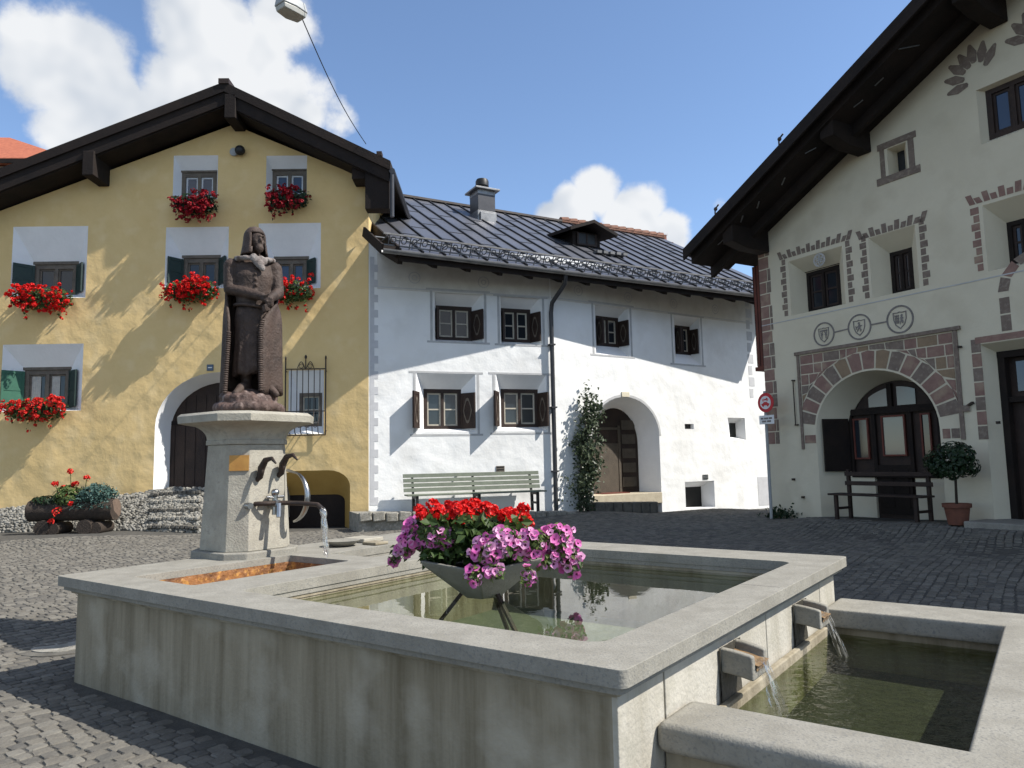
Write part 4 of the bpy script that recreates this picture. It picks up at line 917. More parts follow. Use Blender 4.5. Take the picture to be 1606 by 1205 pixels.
def vent(fr,q,mt):
    r=fr.rect(q); b=MB(fr); b.box(r[0],r[1],-.02,.01,r[2],r[3]); o=b.build('vent',mt,wh); b=MB(fr)
    for k in range(3): zz=r[2]+(r[3]-r[2])*(k+.35)/3; b.box(r[0]+.02,r[1]-.02,-.026,-.0205,zz,zz+(r[3]-r[2])*.14)
    b.build('vent_slot',M['black'],o)
vent(WF1,((778,731),(791,731),(791,743),(778,743)),M['greywood']); vent(WF2,((1102,744),(1110,745),(1110,752),(1102,752)),M['zinc'])
u,z=WF1.px(717,745); b=MB(WF1); b.ell((u,-.04,z),(.035,.05,.035),8,6); b.build('knob',M['black'],wh,smooth=180)
# roof
EV,ZE=-1.40,6.20; RV=5.0; ZR=9.93; SL=(ZR-ZE)/(RV-EV); RU=13.3
zr_=lambda w: ZE+SL*(w-EV)
b=MB(WE)
prof=[(EV,ZE),(RV,ZR),(RV+6.4,ZE),(RV+6.4,ZE-.16),(RV,ZR-.18),(EV,ZE-.12)]
b.loft([[(u,p[0],p[1]) for p in prof] for u in(.26,RU)]); rf=b.build('roof',M['roofmetal'],wh)
nrm=Vector((0,-SL,1)).normalized()
b=MB(WE); u=.30; k=0
while u<RU-.1:
    b.bar((u,EV+.02,zr_(EV+.02)+.018),(u,RV-.05,zr_(RV-.05)+.018),.042,.05,upv=(0,-SL,1))
    r=random.Random(k); off=(k%2)*.55
    for w_ in(-.35+off,1.05+off,2.45+off,3.85+off):
        if w_<RV-.3: b.bar((u+.03,w_,zr_(w_)+.004),(u+.52,w_,zr_(w_)+.004),.035,.014,upv=(0,-SL,1))
    u+=.54; k+=1
b.build('roof_seam',M['seam'],rf)
b=MB(WE); b.bar((.26,RV,ZR+.02),(8.6,RV,ZR+.02),.26,.07); b.build('ridge_flashing',M['gutter'],rf)
b=MB(WE); b.bar((8.6,RV,ZR+.05),(RU,RV,ZR+.05),.24,.11)
for k in range(13): b.tube([(8.6+k*.36,RV,ZR+.06),(8.9+k*.36,RV,ZR+.085)],[.13,.145],8)
b.build('ridge_tile',M['tileridge'],rf)
b=MB(WE); b.bar((.22,EV-.02,ZE-.03),(.22,RV,ZR-.03),.05,.24,upv=(0,-SL,1)); b.build('verge_board',M['darkwood'],rf)
b=MB(WE); b.bar((-.14,EV-.02,ZE-.02),(-.14,-.06,zr_(-.06)-.02),.05,.22,upv=(0,-SL,1)); b.bar((-.12,EV-.01,ZE-.03),(.20,EV-.01,ZE-.03),.04,.2); b.build('eave_end_board',M['darkwood'],rf)
# eave: soffit, fascia, gutter
b=MB(WE); b.add([(.27,EV+.03,ZE-.14),(RU,EV+.03,ZE-.14),(RU,.9,zr_(.9)-.35),(.27,.9,zr_(.9)-.35),(.27,EV+.03,ZE-.20),(RU,EV+.03,ZE-.20),(RU,.9,zr_(.9)-.45),(.27,.9,zr_(.9)-.45)],[(0,1,2,3),(7,6,5,4),(0,4,5,1),(3,2,6,7),(0,3,7,4),(1,5,6,2)]); b.box(.27,RU,EV+.0,EV+.03,ZE-.24,ZE-.02)
for k in range(16): b.bar((.3+k*.84,EV+.05,ZE-.24),(.3+k*.84,.6,zr_(.6)-.5),.11,.12)
b.build('soffit',M['darkwood'],rf)
b=MB(WE); n=10
b.loft([[(u,EV-.02-.075+.075*math.cos(R_(180+180*k/n)) ,ZE-.045+.085*math.sin(R_(180+180*k/n))) for k in range(n+1)]+[(u,EV-.02-.075+.068*math.cos(R_(180*k/n)),ZE-.045-.078*math.sin(R_(180*k/n))) for k in range(n+1)] for u in(-.16,RU)],0,True); b.build('gutter',M['zinc'],rf,smooth=60)
# snow guard lattice
b=MB(WE); wg=EV+.16
def on(u,w_,h): return (u,w_-SL*h/math.hypot(1,SL),zr_(w_)+h/math.hypot(1,SL))
for h,t_ in((.05,.03),(.30,.035)): b.bar(on(-.1,wg,h),on(RU,wg,h),t_,t_)
u=.05;k=0
while u<RU-.1:
    b.bar(on(u,wg,0),on(u,wg,.31),.02,.02)
    if k%3==0: b.bar(on(u,wg,.30),on(u,wg+.45,.0),.02,.02)
    q=[on(u+.10+.062*math.cos(R_(60*j)),wg,.175+.075*math.sin(R_(60*j))) for j in range(7)]; b.tube(q,.014,5,caps=False); b.bar(on(u,wg,.175),on(u+.045,wg,.175),.02,.025); b.bar(on(u+.165,wg,.175),on(u+.25,wg,.175),.02,.03)
    u+=.25;k+=1
b.build('snow_guard',M['guard'],rf)
b=MB(WE); 
for u in[.3+.54*k for k in range(24)]:
    b.bar(on(u,wg+.55,.0),on(u,wg+.55,.07),.05,.02)
b.bar(on(-.1,wg+.55,.06),on(RU,wg+.55,.06),.03,.02); b.build('snow_rail',M['zinc'],rf)
# chimney
def roofpt(px,py):
    P0=WE.P(0,EV,ZE); n_=WE.U.cross((WE.P(0,RV,ZR)-P0).normalized()); P=onplane(px,py,P0,n_); q=P-WE.o; return q.dot(WE.U),q.dot(WE.V),P.z
u,w_,z=roofpt(757,342)
w_=min(w_,RV-.35); z=zr_(w_); D=WE.P(u,w_,z); dd=(D-CAM).dot(fw)
def zat(py): return HC+ (ray(757,py)*(dd)).z
b=MB(WE); b.box(u-.30,u+.30,w_-.30,w_+.30,z-.3,zat(300)); ch=b.build('chimney',M['pipe'],wh,bevel=.01)
b=MB(WE); b.box(u-.305,u+.305,w_-.305,w_+.305,zat(309),zat(300)-.01); b.box(u-.42,u+.42,w_-.42,w_+.42,zat(302),zat(299)); b.build('chimney_cap',M['zinc'],ch,bevel=.01); b=MB(WE); b.box(u-.33,u+.33,w_-.33,w_+.33,z-.25,z+.12); b.box(u-.26,u+.26,w_-.40,w_-.31,z-.35,z+.05); b.build('chimney_flashing',M['zinc'],ch,bevel=.01)
b=MB(WE); b.lathe((u,w_,zat(299)),[(.20,0),(.17,.04),(.17,zat(292)-zat(299)),(.21,zat(291)-zat(299)),(.21,zat(283)-zat(299)),(.18,zat(280)-zat(299)),(.1,zat(279)-zat(299))],16); b.build('chimney_cowl',M['black'],ch,smooth=40)
# dormer
u,w_,z=roofpt(920,388); 
b=MB(WE); hw=.50; h=.46; w2=w_+h/SL+.9
b.box(u-hw,u+hw,w_,w2,z-.3,z+h); dm=b.build('dormer',M['darkwood'],wh)
b=MB(WE); b.box(u-.30,u+.30,w_-.03,w_,z+.10,z+.40); b.build('dormer_window',M['black'],dm)
b=MB(WE); b.box(u-.36,u+.36,w_-.04,w_-.0305,z+.04,z+.10); b.box(u-.36,u-.30,w_-.04,w_-.0305,z+.10,z+.43); b.box(u+.30,u+.36,w_-.04,w_-.0305,z+.10,z+.43); b.box(u-.025,u+.025,w_-.04,w_-.0305,z+.10,z+.40); b.build('dormer_frame',M['brownwood'],dm)
b=MB(WE); zz=z+h
b.loft([[(u-hw-.35,p,zz-.10+(p-w_)*.10),(u,p,zz+.22+(p-w_)*.10),(u+hw+.35,p,zz-.10+(p-w_)*.10),(u+hw+.35,p,zz+.0+(p-w_)*.10),(u,p,zz+.32+(p-w_)*.10),(u-hw-.35,p,zz+.0+(p-w_)*.10)] for p in(w_-.45,w2+.9)]); b.build('dormer_roof',M['darkwood'],dm)
b=MB(WE); 
for k in range(5): b.box(u-.2+k*.22,u-.05+k*.22,w_-.85-k*.02,w_-.6,zr_(w_-.7)+.0,zr_(w_-.7)+.08)
b.build('dormer_apron',M['guard'],dm)
# downspout
b=MB(WF1); pu,pz=WF1.px(868,700,-.0); pu=B1-.03
p0=WE.P(WE.px(886,434,-1.40)[0],EV-.03,ZE-.10); q=p0-WF1.o; a0=(q.dot(WF1.U),q.dot(WF1.V),p0.z)
b.tube([a0,(a0[0],a0[1]+.03,a0[2]-.22),(pu+.02,-.14,5.50),(pu,-.10,5.25),(pu,-.10,-.1)],.055,10); ds=b.build('downspout',M['pipe'],wh,smooth=60)
for z in(1.2,2.8,4.4): b=MB(WF1); b.box(pu-.075,pu+.075,-.17,0,z,z+.04); b.build('pipe_clamp',M['pipe'],ds)
# raised pavement along the white wall with its rubble kerb
b=MB(WF1)
edge=[(-.45,-.10),(4.9,-.10),(4.9,-.55),(3.4,-1.0),(1.0,-1.25),(-.40,-1.15)]
zt_=lambda u:.44-.045*max(0,u)
pts=[(p[0],p[1],zt_(p[0])) for p in edge]; n=len(pts)
b.add(pts+[(p[0],p[1],-.3) for p in pts],[tuple(range(n))]+[(k,n+k,n+(k+1)%n,(k+1)%n) for k in range(n)]); tag(b.build('pavement',M['apron']),kind='structure')
kb=MB(WF1); r=random.Random(8)
for (a,c) in((edge[5],edge[4]),(edge[4],edge[3]),(edge[3],edge[2])):
    a=Vector(a);c=Vector(c); L_=(c-a).length; n=max(2,int(L_/.28))
    for k in range(n):
        p=a.lerp(c,(k+.5)/n); t_=(c-a).normalized(); zz=zt_(p.x); kb.bar((p.x-t_.x*L_/n*.46,p.y-t_.y*L_/n*.46-.03,zz-.06+r.uniform(-.02,.02)),(p.x+t_.x*L_/n*.46,p.y+t_.y*L_/n*.46-.03,zz-.06+r.uniform(-.02,.02)),.16,.20)
tag(kb.build('kerb_wall',M['apron'],bevel=.03),'low rubble kerb edging the raised pavement by the sage green bench','kerb')
# ------------------------------------------------------------------ green slatted bench
def bench(name,label,fr,u0,u1,wb,zg,sh_,mt,leg,slats_back,slats_seat,backh,bsl,depth=.42,nleg=3,gap=.02,wood=False):
    t=thing(name,label,'bench',fr.P((u0+u1)/2,wb,zg))
    ws=depth/slats_seat
    for k in range(slats_seat):
        b=MB(fr); w1=wb-depth+ws*k; b.box(u0,u1,w1,w1+ws-gap,zg+sh_-.035,zg+sh_); b.build('seat_slat',mt,t,bevel=.006)
    for k in range(slats_back):
        z=zg+sh_+(backh-sh_)*(k+.25)/slats_back+.02; lean=.10*(z-zg-sh_)/(backh-sh_); b=MB(fr)
        hh=(backh-sh_)/slats_back-bsl
        b.add([(u,wb+lean+dw+(.012 if zz>z else 0),zz) for u in(u0,u1) for dw,zz in((-.0,z),(.035,z),(.035,z+hh),(0,z+hh))],[(3,2,1,0),(4,5,6,7),(0,1,5,4),(1,2,6,5),(2,3,7,6),(3,0,4,7)]); b.build('back_slat',mt,t,bevel=.005)
    for k in range(nleg):
        u=u0+.22+(u1-u0-.44)*k/(nleg-1); b=MB(fr); s_=.06
        b.bar((u,wb-depth+.05,zg-.06),(u,wb-depth+.05,zg+sh_-.036),s_,s_); b.bar((u,wb+.0,zg-.06),(u,wb+.02,zg+sh_-.036),s_,s_); b.bar((u,wb+.045,zg+sh_-.034),(u,wb+.155,zg+backh-.02),.045,s_); b.bar((u,wb-depth+.02,zg+sh_-.066),(u,wb+.03,zg+sh_-.066),s_*.8,.06)
        b.bar((u,wb-depth+.07,zg+.14),(u,wb+.0,zg+.14),.04,.05); b.build('leg_frame',leg,t)
    return t
u0=WF1.px(634,760,-.45)[0]; u1=WF1.px(848,760,-.45)[0]
bench('slatted_bench','long sage green slatted bench in front of the white wall',WF1,u0,u1,-.42,.36,.43,M['greenbench'],M['black'],4,4,.86,.022,nleg=3)
# ------------------------------------------------------------------ climbing rose
rs=thing('climbing_rose','tall climbing rose trained up the white wall beside the arched door','plant',WF2.P(.75,-.2,.2))
b=MB(WF2); r=random.Random(11); fo=MB(WF2); stems=[]
for k in range(7):
    pts=[]; u=.62+.22*r.random()+ .02*k; ph=r.uniform(0,6)
    top=1.6+1.5*r.random()
    for j in range(9):
        t_=j/8; pts.append((u+.12*math.sin(3*t_+ph)+.32*t_*t_*(r.random()*.6+.5),-.12-.10*math.sin(2*t_+ph)**2-.05,.1+top*t_))
    stems.append(pts); b.tube(pts,[.016-.0012*j for j in range(9)],6)
b.build('stem',M['bark'],rs,smooth=180)
for pts in stems:
    for j in range(1,9):
        for _ in range(26 if j>3 else 16):
            p=Vector(pts[j]); k=.16 if j>3 else .13; q=p+Vector((r.gauss(0,k*.62),r.gauss(-.03,k*.5),r.gauss(0,k*.8))); q.y=min(q.y,-.02)
            if q.z<.15: continue
            leafquad(fo,WF2.P(*q),(rdir(r)+Vector((.2,-.8,.5))),.10,0,r)
for _ in range(720):
    t_=r.random(); q=Vector((.72+.30*t_+.14*math.sin(t_*9)+r.gauss(0,.13+.06*math.sin(t_*14)),-.12-abs(r.gauss(0,.15)),.75+2.15*t_)); leafquad(fo,WF2.P(*q),(rdir(r)+Vector((.2,-.8,.5))),.11,0,r)
for _ in range(220):
    q=Vector((.62+r.gauss(0,.24),-.14-abs(r.gauss(0,.12)),.2+.95*r.random())); leafquad(fo,WF2.P(*q),(rdir(r)+Vector((.2,-.8,.5))),.07,0,r)
fo.build('foliage',M['roseleaf'],rs,fix=False)
# ------------------------------------------------------------------ right house
rh=thing('sgraffito_house','warm white gabled house with brown painted stone borders and an arched brick portal','house',RF.P(3,0,0))
zs=lambda u: 6.9+.49*u if u<6.7 else 6.9+.49*6.7-.49*(u-6.7)
UR=13.6
D_=.45
RWn=[dict(o=((1237,408),(1321,388),(1326,474),(1241,498)),i=((1264,430),(1317,416),(1320,481),(1271,491)),k=0),
     dict(o=((1363,372),(1436,354),(1441,451),(1367,469)),i=((1398,397),(1431,390),(1434,457),(1400,462)),k=0),
     dict(o=((1542,320),(1640,296),(1644,404),(1548,428)),i=((1581,350),(1632,338),(1635,404),(1585,417)),k=0),
     dict(o=((1392,235),(1421,221),(1423,266),(1393,281)),i=((1407,238),(1419,232),(1420,270),(1410,274)),k=1),
     dict(o=((1531,140),(1640,98),(1646,190),(1538,226)),i=((1547,136),(1630,104),(1634,190),(1553,221)),k=2)]
holes=[]
for d in RWn:
    dep={0:.42,1:.3,2:.16}[d['k']]; ro=list(RF.rect(d['o'])); ri=list(RF.rect(d['i'],dep)); d['dep']=dep
    ri[0]=max(ri[0],ro[0]+.04); ri[1]=min(ri[1],ro[1]-.03); ri[2]=max(ri[2],ro[2]+.01); ri[3]=min(ri[3],ro[3]-.03); d['ro'],d['ri']=ro,ri; holes.append(rq(ro)); recess(RF,rh,rq(ro),0,rq(ri),dep,'creamrec')
pa=RF.px(1283,720)[0]; pb=RF.px(1473,660)[0]; pz=RF.px(1374,580)[1]; ps=1.98
po=arch(pa,pb,-.4,ps,pz,24); PD=.70
qa=RF.px(1331,700,PD*-1*-1)[0]; qa=RF.px(1331,660,PD)[0] if False else None
def pxw(x,y,w): return RF.px(x,y,w)
qa=pxw(1331,655,PD)[0]; qz=pxw(1395,598,PD)[1]; qb=pb-.14
pi2=arch(qa,qb,-.4,1.92,qz,24); recess(RF,rh,po,0,pi2,PD,'creamrec','portal_recess'); holes.append(po)
ra=pxw(1545,640,0)[0]; rz=pxw(1560,537,0)[1]
ro_=[(ra,-.4),(ra+2.1,-.4),(ra+2.1,rz),(ra,rz)]; rb=pxw(1571,640,.30)[0]; rz2=pxw(1575,551,.30)[1]
ri_=[(rb,-.4),(ra+1.8,-.4),(ra+1.8,rz2),(rb,rz2)]; recess(RF,rh,ro_,0,ri_,.30,'creamrec','door_recess'); holes.append(ro_)
b=MB(RF); c0=-.21
b.panel([(c0,-.6),(UR,-.6),(UR,zs(UR)),(6.7,zs(6.7)),(c0,zs(c0))],holes,0)
b.add([(c0,0,-.6),(c0,9,-.6),(c0,9,zs(c0)),(c0,0,zs(c0)),(UR,0,-.6),(UR,9,-.6),(UR,9,zs(UR)),(UR,0,zs(UR)),(6.7,9,zs(6.7))],[(3,2,1,0),(4,5,6,7),(0,1,5,4),(5,1,2,8,6)][:2]+[(1,5,6,8,2)])
b.build('wall',M['cream'],rh);
for d in RWn:
    ri,dep,k=d['ri'],d['dep'],d['k']
    if k==1: b=MB(RF); b.panel(rq(ri),[],dep+.01); b.build('window',M['glass'],rh)
    elif k==2: window(RF,rh,ri,dep,(M['brownwood'],M['brownwood']),2,1,.09,.05,pane='blueglass')
    else: window(RF,rh,ri,dep,(M['darkwood'],M['brownwood']),2,2,.07,.05,lintel=.06 if d is RWn[0] else 0)
# sgraffito toothed borders
def teeth(q,holeq,seed,left=True,right=True,mat='sgr'):
    ro=RF.rect(holeq); u0,u1,z0,z1=RF.rect(q); r=random.Random(seed); b=MB(RF); W_=.15
    def quad(a,c,z,zz,mi=0): b.box(a,c,-.006,0,z,zz,mi)
    for side in('l','r'):
        if side=='l' and not left or side=='r' and not right: continue
        z=z0; k=0
        while z<z1-.14:
            h=.155; ln=W_ if k%2 else W_*.68
            if side=='l': quad(u0+W_-ln if k%2 else u0+W_*.32,u0+W_,z,z+h-.025)
            else: quad(u1-W_,u1-W_+ln,z,z+h-.025)
            z+=h;k+=1
    n=max(6,int((u1-u0)/.125)); 
    for k in range(n):
        a=u0+(u1-u0)*k/n; c=a+(u1-u0)/n-.025; h=.20 if k%2==0 else .12
        if not right and a>u1-.1: break
        sl=(k-(n-1)/2)/n*.16
        b.add([(a,-.006,z1-.10),(c,-.006,z1-.10),(c+sl,-.006,z1-.10+h),(a+sl,-.006,z1-.10+h)],[(0,1,2,3)])
    b.build('painted_border',M[mat],rh)
teeth(((1225,398),(1335,372),(1341,470),(1226,500)),RWn[0]['o'],1); teeth(((1349,368),(1452,340),(1460,446),(1352,470)),RWn[1]['o'],2); teeth(((1521,312),(1660,276),(1665,396),(1529,428)),RWn[2]['o'],3,mat='sgr2')
# attic window painted frame
r4=RF.rect(((1382,227),(1432,206),(1436,272),(1380,292))); b=MB(RF); u0,u1,z0,z1=r4
b.box(u0-.04,u1+.06,-.02,0,z1-.13,z1); b.box(u0-.10,u1+.10,-.02,0,z0,z0+.15); b.box(u0,u0+.10,-.012,0,z0+.15,z1-.13); b.box(u1-.12,u1,-.012,0,z0+.15,z1-.13); b.build('painted_border',M['sgr'],rh)
# petal fans over the big attic window
def petals(pts,cpx,name='painted_fan'):
    c=RF.px(*cpx); b=MB(RF)
    for (x,y) in pts:
        u,z=RF.px(x,y); a=math.atan2(z-c[1],u-c[0]); L_,W_=.30,.15; vs=[]
        for (l,w_) in((-L_,-.5*W_),(0,-W_),(L_,-.35*W_),(L_*1.12,0),(L_,.35*W_),(0,W_),(-L_,.5*W_),(-L_*1.1,0)):
            l*=.62; w_*=.62; vs.append((u+l*math.cos(a)-w_*math.sin(a),-.006,z+l*math.sin(a)+w_*math.cos(a)))
        b.add(vs,[tuple(range(8))])
    b.build(name,M['sgr'],rh)
petals([(1502,141),(1497,127),(1501,110),(1512,97),(1524,85),(1540,81),(1553,86)],(1536,124))
petals([(1594,64),(1600,46),(1612,34),(1626,28)],(1628,62))
# string line, corner quoins
b=MB(RF); z=RF.px(1400,469)[1]; b.box(c0,6.5,-.008,0,z,z+.022); b.build('string_line',M['greypaint'],rh)
b=MB(RF); r=random.Random(9); z=1.78;k=0
while z<6.45:
    h=.31+r.uniform(-.02,.02); m_=.18+.10*r.random()
    cells=[(c0+.0,c0+.30)] if k%3==2 else [(c0,c0+m_-.012),(c0+m_+.012,c0+.34)]
    for j,(a,c) in enumerate(cells): b.box(a,c,-.007,0,z,z+h-.028,j%2)
    z+=h;k+=1
b.build('painted_quoin',[M['sgr2'],M['sgr']],rh)
b=MB(RF); z=6.45-.03; 
# sgraffito brick portal
pu0=.78;pu1=4.42;pz0,pz1=1.75,3.86; pc=(pa+pb)/2; ph=(pb-pa)/2+.03; pv=pz-ps+.03
b=MB(RF); r=random.Random(21)
def er(u,z): 
    return math.hypot((u-pc)/ph,max(0,z-ps)/pv) if z>ps else abs(u-pc)/ph
OUT=1.30
z=pz0;row=0
rowsh=[.21,.23,.20,.25,.24,.22,.25,.23,.23]
for hh in rowsh:
    if z>pz1-.08: break
    z2=min(z+hh,pz1-.06)
    u=pu0+.06+r.uniform(-.0,.05)*0
    while u<pu1-.08:
        du=r.choice((.17,.22,.27,.36,.42)); u2=min(u+du,pu1-.06)
        if pu1-.06-u2<.12: u2=pu1-.06
        q=[(u+.012,z+.012),(u2-.012,z+.012),(u2-.012,z2-.012),(u+.012,z2-.012)]
        ins=[er(*p)<(OUT if p[1]>ps-.05 else 1.02) for p in q]
        if z2<ps+.05:
            if q[0][0]<pc: q=[(min(p[0],pa-.02),p[1]) for p in q]
            else: q=[(max(p[0],pb+.02),p[1]) for p in q]
            if q[1][0]-q[0][0]>.05: b.add([(p[0],-.006,p[1]) for p in q],[(0,1,2,3)],r.choice((0,0,0,1,2)))
        elif not all(ins):
            q2=[]
            for p,i_ in zip(q,ins):
                if i_:
                    k=(OUT+.015)/max(er(*p),.2); cx=pc+(p[0]-pc)*k; cz=ps+(p[1]-ps)*k if p[1]>ps else p[1]; q2.append((min(max(cx,pu0+.05),pu1-.05),min(cz,pz1-.06)))
                else: q2.append(p)
            b.add([(p[0],-.006,p[1]) for p in q2],[(0,1,2,3)],r.choice((0,0,0,1,2)))
        u=u2
    z=z2
nv=15
for k in range(nv):
    a0=R_(8+164*k/nv)+.012; a1=R_(8+164*(k+1)/nv)-.012; o=OUT-.012 
    vs=[(pc+ph*f_*math.cos(a),-.0065,min(ps+pv*f_*math.sin(a),pz1-.065)) for a,f_ in((a0,1.01),(a0,o),((a0+a1)/2,o+.02),(a1,o),(a1,1.01))]
    b.add(vs,[(0,1,2,3,4)],2 if k in(6,9) else r.choice((0,0,1)))
b.build('sgraffito_bricks',[M['sgr2'],M['sgr'],M['sgr3']],rh)
b=MB(RF); b.box(pu0-.06,pu1+.10,-.05,0,pz1-.045,pz1+.03); b.box(pu0-.02,pu0+.05,-.03,0,pz0-.12,pz1-.046); b.box(pu1-.05,pu1+.03,-.03,0,pz0-.02,pz1-.046); b.box(pu1-.0,pu1+.16,-.04,-.031,pz0-.05+.55,pz0+.62); b.build('portal_moulding',M['sgr'],rh,bevel=.01)
b=MB(RF); b.tube([(pu0-.13,-.05,pz1-.62),(pu0-.13,-.05,pz0+.45)],.014,6); b.bar((pu0-.13,0,pz1-.62),(pu0-.13,-.08,pz1-.62),.05,.03); b.bar((pu0-.17,0,pz0+.45),(pu0-.06,-.06,pz0+.45),.05,.03); b.bar((pu1+.08,0,pz1-.38),(pu1+.08,-.10,pz1-.38),.04,.04); b.bar((pu1+.1,0,pz0+.6),(pu1+.24,-.06,pz0+.66),.05,.04); b.build('iron_hook',M['iron'],rh)
# portal joinery at the back of the arch
b=MB(RF); b.panel(pi2,[],PD+.02); jo=b.build('timber_front',M['brownwood'],rh)
cz=1.02
b=MB(RF); dl,dr_=pxw(1378,720,PD)[0],pxw(1430,720,PD)[0]
b.box(qa,dl-.08,PD-.06,PD+.01,-.4,cz); b.build('parapet',M['creamrec'],rh); b=MB(RF); b.box(dr_+.08,qb,PD-.06,PD+.01,-.4,cz); b.build('parapet',M['creamrec'],rh)
b=MB(RF); 
for u in(qa+.02,dl-.08,dr_,qb-.10): b.box(u,u+.08,PD-.05,PD+.01,cz,2.42)
b.box(qa+.1,qb-.1,PD-.075,PD-.051,2.36,2.50); b.box((dl+dr_)/2-.05,(dl+dr_)/2+.05,PD-.05,PD+.01,2.5,qz-.05); b.box(qa+.05,qb-.05,PD-.085,PD-.052,cz-.04,cz+.04); b.box(dl+.0,dr_,PD-.04,PD+.01,.2,1.25)
for u in(dl+.06,(dl+dr_)/2+.03): b.box(u,u+(dr_-dl)/2-.10,PD-.055,PD-.041,.35,1.15)
b.build('joinery_bars',M['darkwood'],jo)
def pn(q,mt,name='pane'):
    r_=RF.rect(q,PD); b=MB(RF); b.box(r_[0],r_[1],PD-.02,PD+.012,r_[2],r_[3]); o=b.build(name,M[mt],jo)
    b=MB(RF); t_=.035
    b.box(r_[0]-t_,r_[0],PD-.045,PD,r_[2]-t_,r_[3]+t_); b.box(r_[1],r_[1]+t_,PD-.045,PD,r_[2]-t_,r_[3]+t_); b.box(r_[0],r_[1],PD-.045,PD,r_[2]-t_,r_[2]); b.box(r_[0],r_[1],PD-.045,PD,r_[3],r_[3]+t_); b.build('pane_frame',M['redwood'],jo)
pn(((1386,655),(1418,653),(1421,712),(1388,714)),'paleglass'); pn(((1342,660),(1361,658),(1363,717),(1344,719)),'glass'); pn(((1448,651),(1459,650),(1461,716),(1450,717)),'glass')
for x0,x1 in((1362,1391),(1407,1436)):
    a=pxw(x0,628,PD)[0]; c=pxw(x1,628,PD)[0]; m_=(qa+qb)/2; hw=(qb-qa)/2; n=8; top=[]
    for k in range(n+1):
        u=a+(c-a)*k/n; top.append((u,1.92+(qz-1.92)*math.sqrt(max(0,1-((u-m_)/hw)**2))-.13))
    b=MB(RF); q=[(a,2.52),(c,2.52)]+top[::-1]; b.panel(q,[],PD-.005); b.build('fanlight',M['paleglass'],jo)
shutter(RF,jo,qa+.03,1.12,2.30,.62,112,PD-.08,-1,M['darkwood']); shutter(RF,jo,qb-.03,1.12,2.30,.5,98,PD-.08,1,M['darkwood'])
# right doorway
b=MB(RF); b.panel(ri_,[],.46); dr2=b.build('side_door',M['brownwood'],rh)
b=MB(RF); b.box(rb,rb+.12,.29,.45,-.1,rz2-.12); b.box(rb,ra+1.8,.285,.45,rz2-.12,rz2); b.box(rb+.12,ra+1.7,.33,.45,rz2-.95,rz2-.85); b.build('door_frame',M['darkwood'],dr2)
b=MB(RF); b.box(rb+.25,ra+1.6,.42,.455,rz2-.75,rz2-.2); b.build('pane',M['blueglass'],dr2)
b=MB(RF); b.box(ra-.15,ra+2.4,-.75,.3,-.2,.27); b.build('door_step',M['granite'],rh,bevel=.02)
b=MB(RF); a0,a1=pxw(1528,600,0)[0],pxw(1543,600,0)[0]; z=1.72;k=0
r=random.Random(31)
while z<3.42: h=.27; b.box(a0,a1,-.006,0,z,z+h-.025,k%2); z+=h;k+=1
b.build('sgraffito_bricks',[M['sgr'],M['sgr2']],rh); b=MB(RF); ub=a1+.02; b.box(a0+.08,a0+.95,-.0065,0,3.50,3.62,1)
b.build('sgraffito_bricks',[M['sgr'],M['sgr2']],rh); b=MB(RF); cc0=pxw(1568,480,0)[0]
for k in range(2): b.box(cc0-.0,cc0+.17,-.006,0,3.66+k*.32,3.66+k*.32+.29,0)
R0=.62; cx=cc0+.17+.62
for k in range(7):
    a_=R_(178-25*k); a2=R_(178-25*k-22); b.add([(cx+rr*math.cos(t_),-.006,4.36+rr*.9*math.sin(t_)) for t_,rr in((a_,.62),(a_,.80),(a2,.80),(a2,.62))],[(0,1,2,3)],k%2)
b.build('sgraffito_bricks',[M['sgr'],M['sgr2']],rh)
# round crests with shields
def ringb(b,c,R0,R1,w0,w1,n=28,sx=1):
    for k in range(n):
        a0,a1=2*math.pi*k/n,2*math.pi*(k+1)/n
        b.add([(c[0]+rr*sx*math.cos(a),w_,c[1]+rr*math.sin(a)) for w_ in(w0,w1) for a,rr in((a0,R0),(a1,R0),(a1,R1),(a0,R1))],[(0,1,2,3),(0,3,7,4),(1,0,4,5),(3,2,6,7)])
def poly(b,c,pts,s,w_=-.012): b.panel([(c[0]+p[0]*s,c[1]+p[1]*s) for p in pts],[],w_)
def shield(b,c,s):
    o=[(-.58,.62),(-.2,.58),(0,.64),(.2,.58),(.58,.62),(.56,.0),(.40,-.45),(0,-.80),(-.40,-.45),(-.56,0)]
    i=[(p[0]*.88,p[1]*.88) for p in o]; b.slab([(c[0]+p[0]*s,c[1]+p[1]*s) for p in o[::-1]],[[(c[0]+p[0]*s,c[1]+p[1]*s) for p in i]],-.012,0)
cs=[]
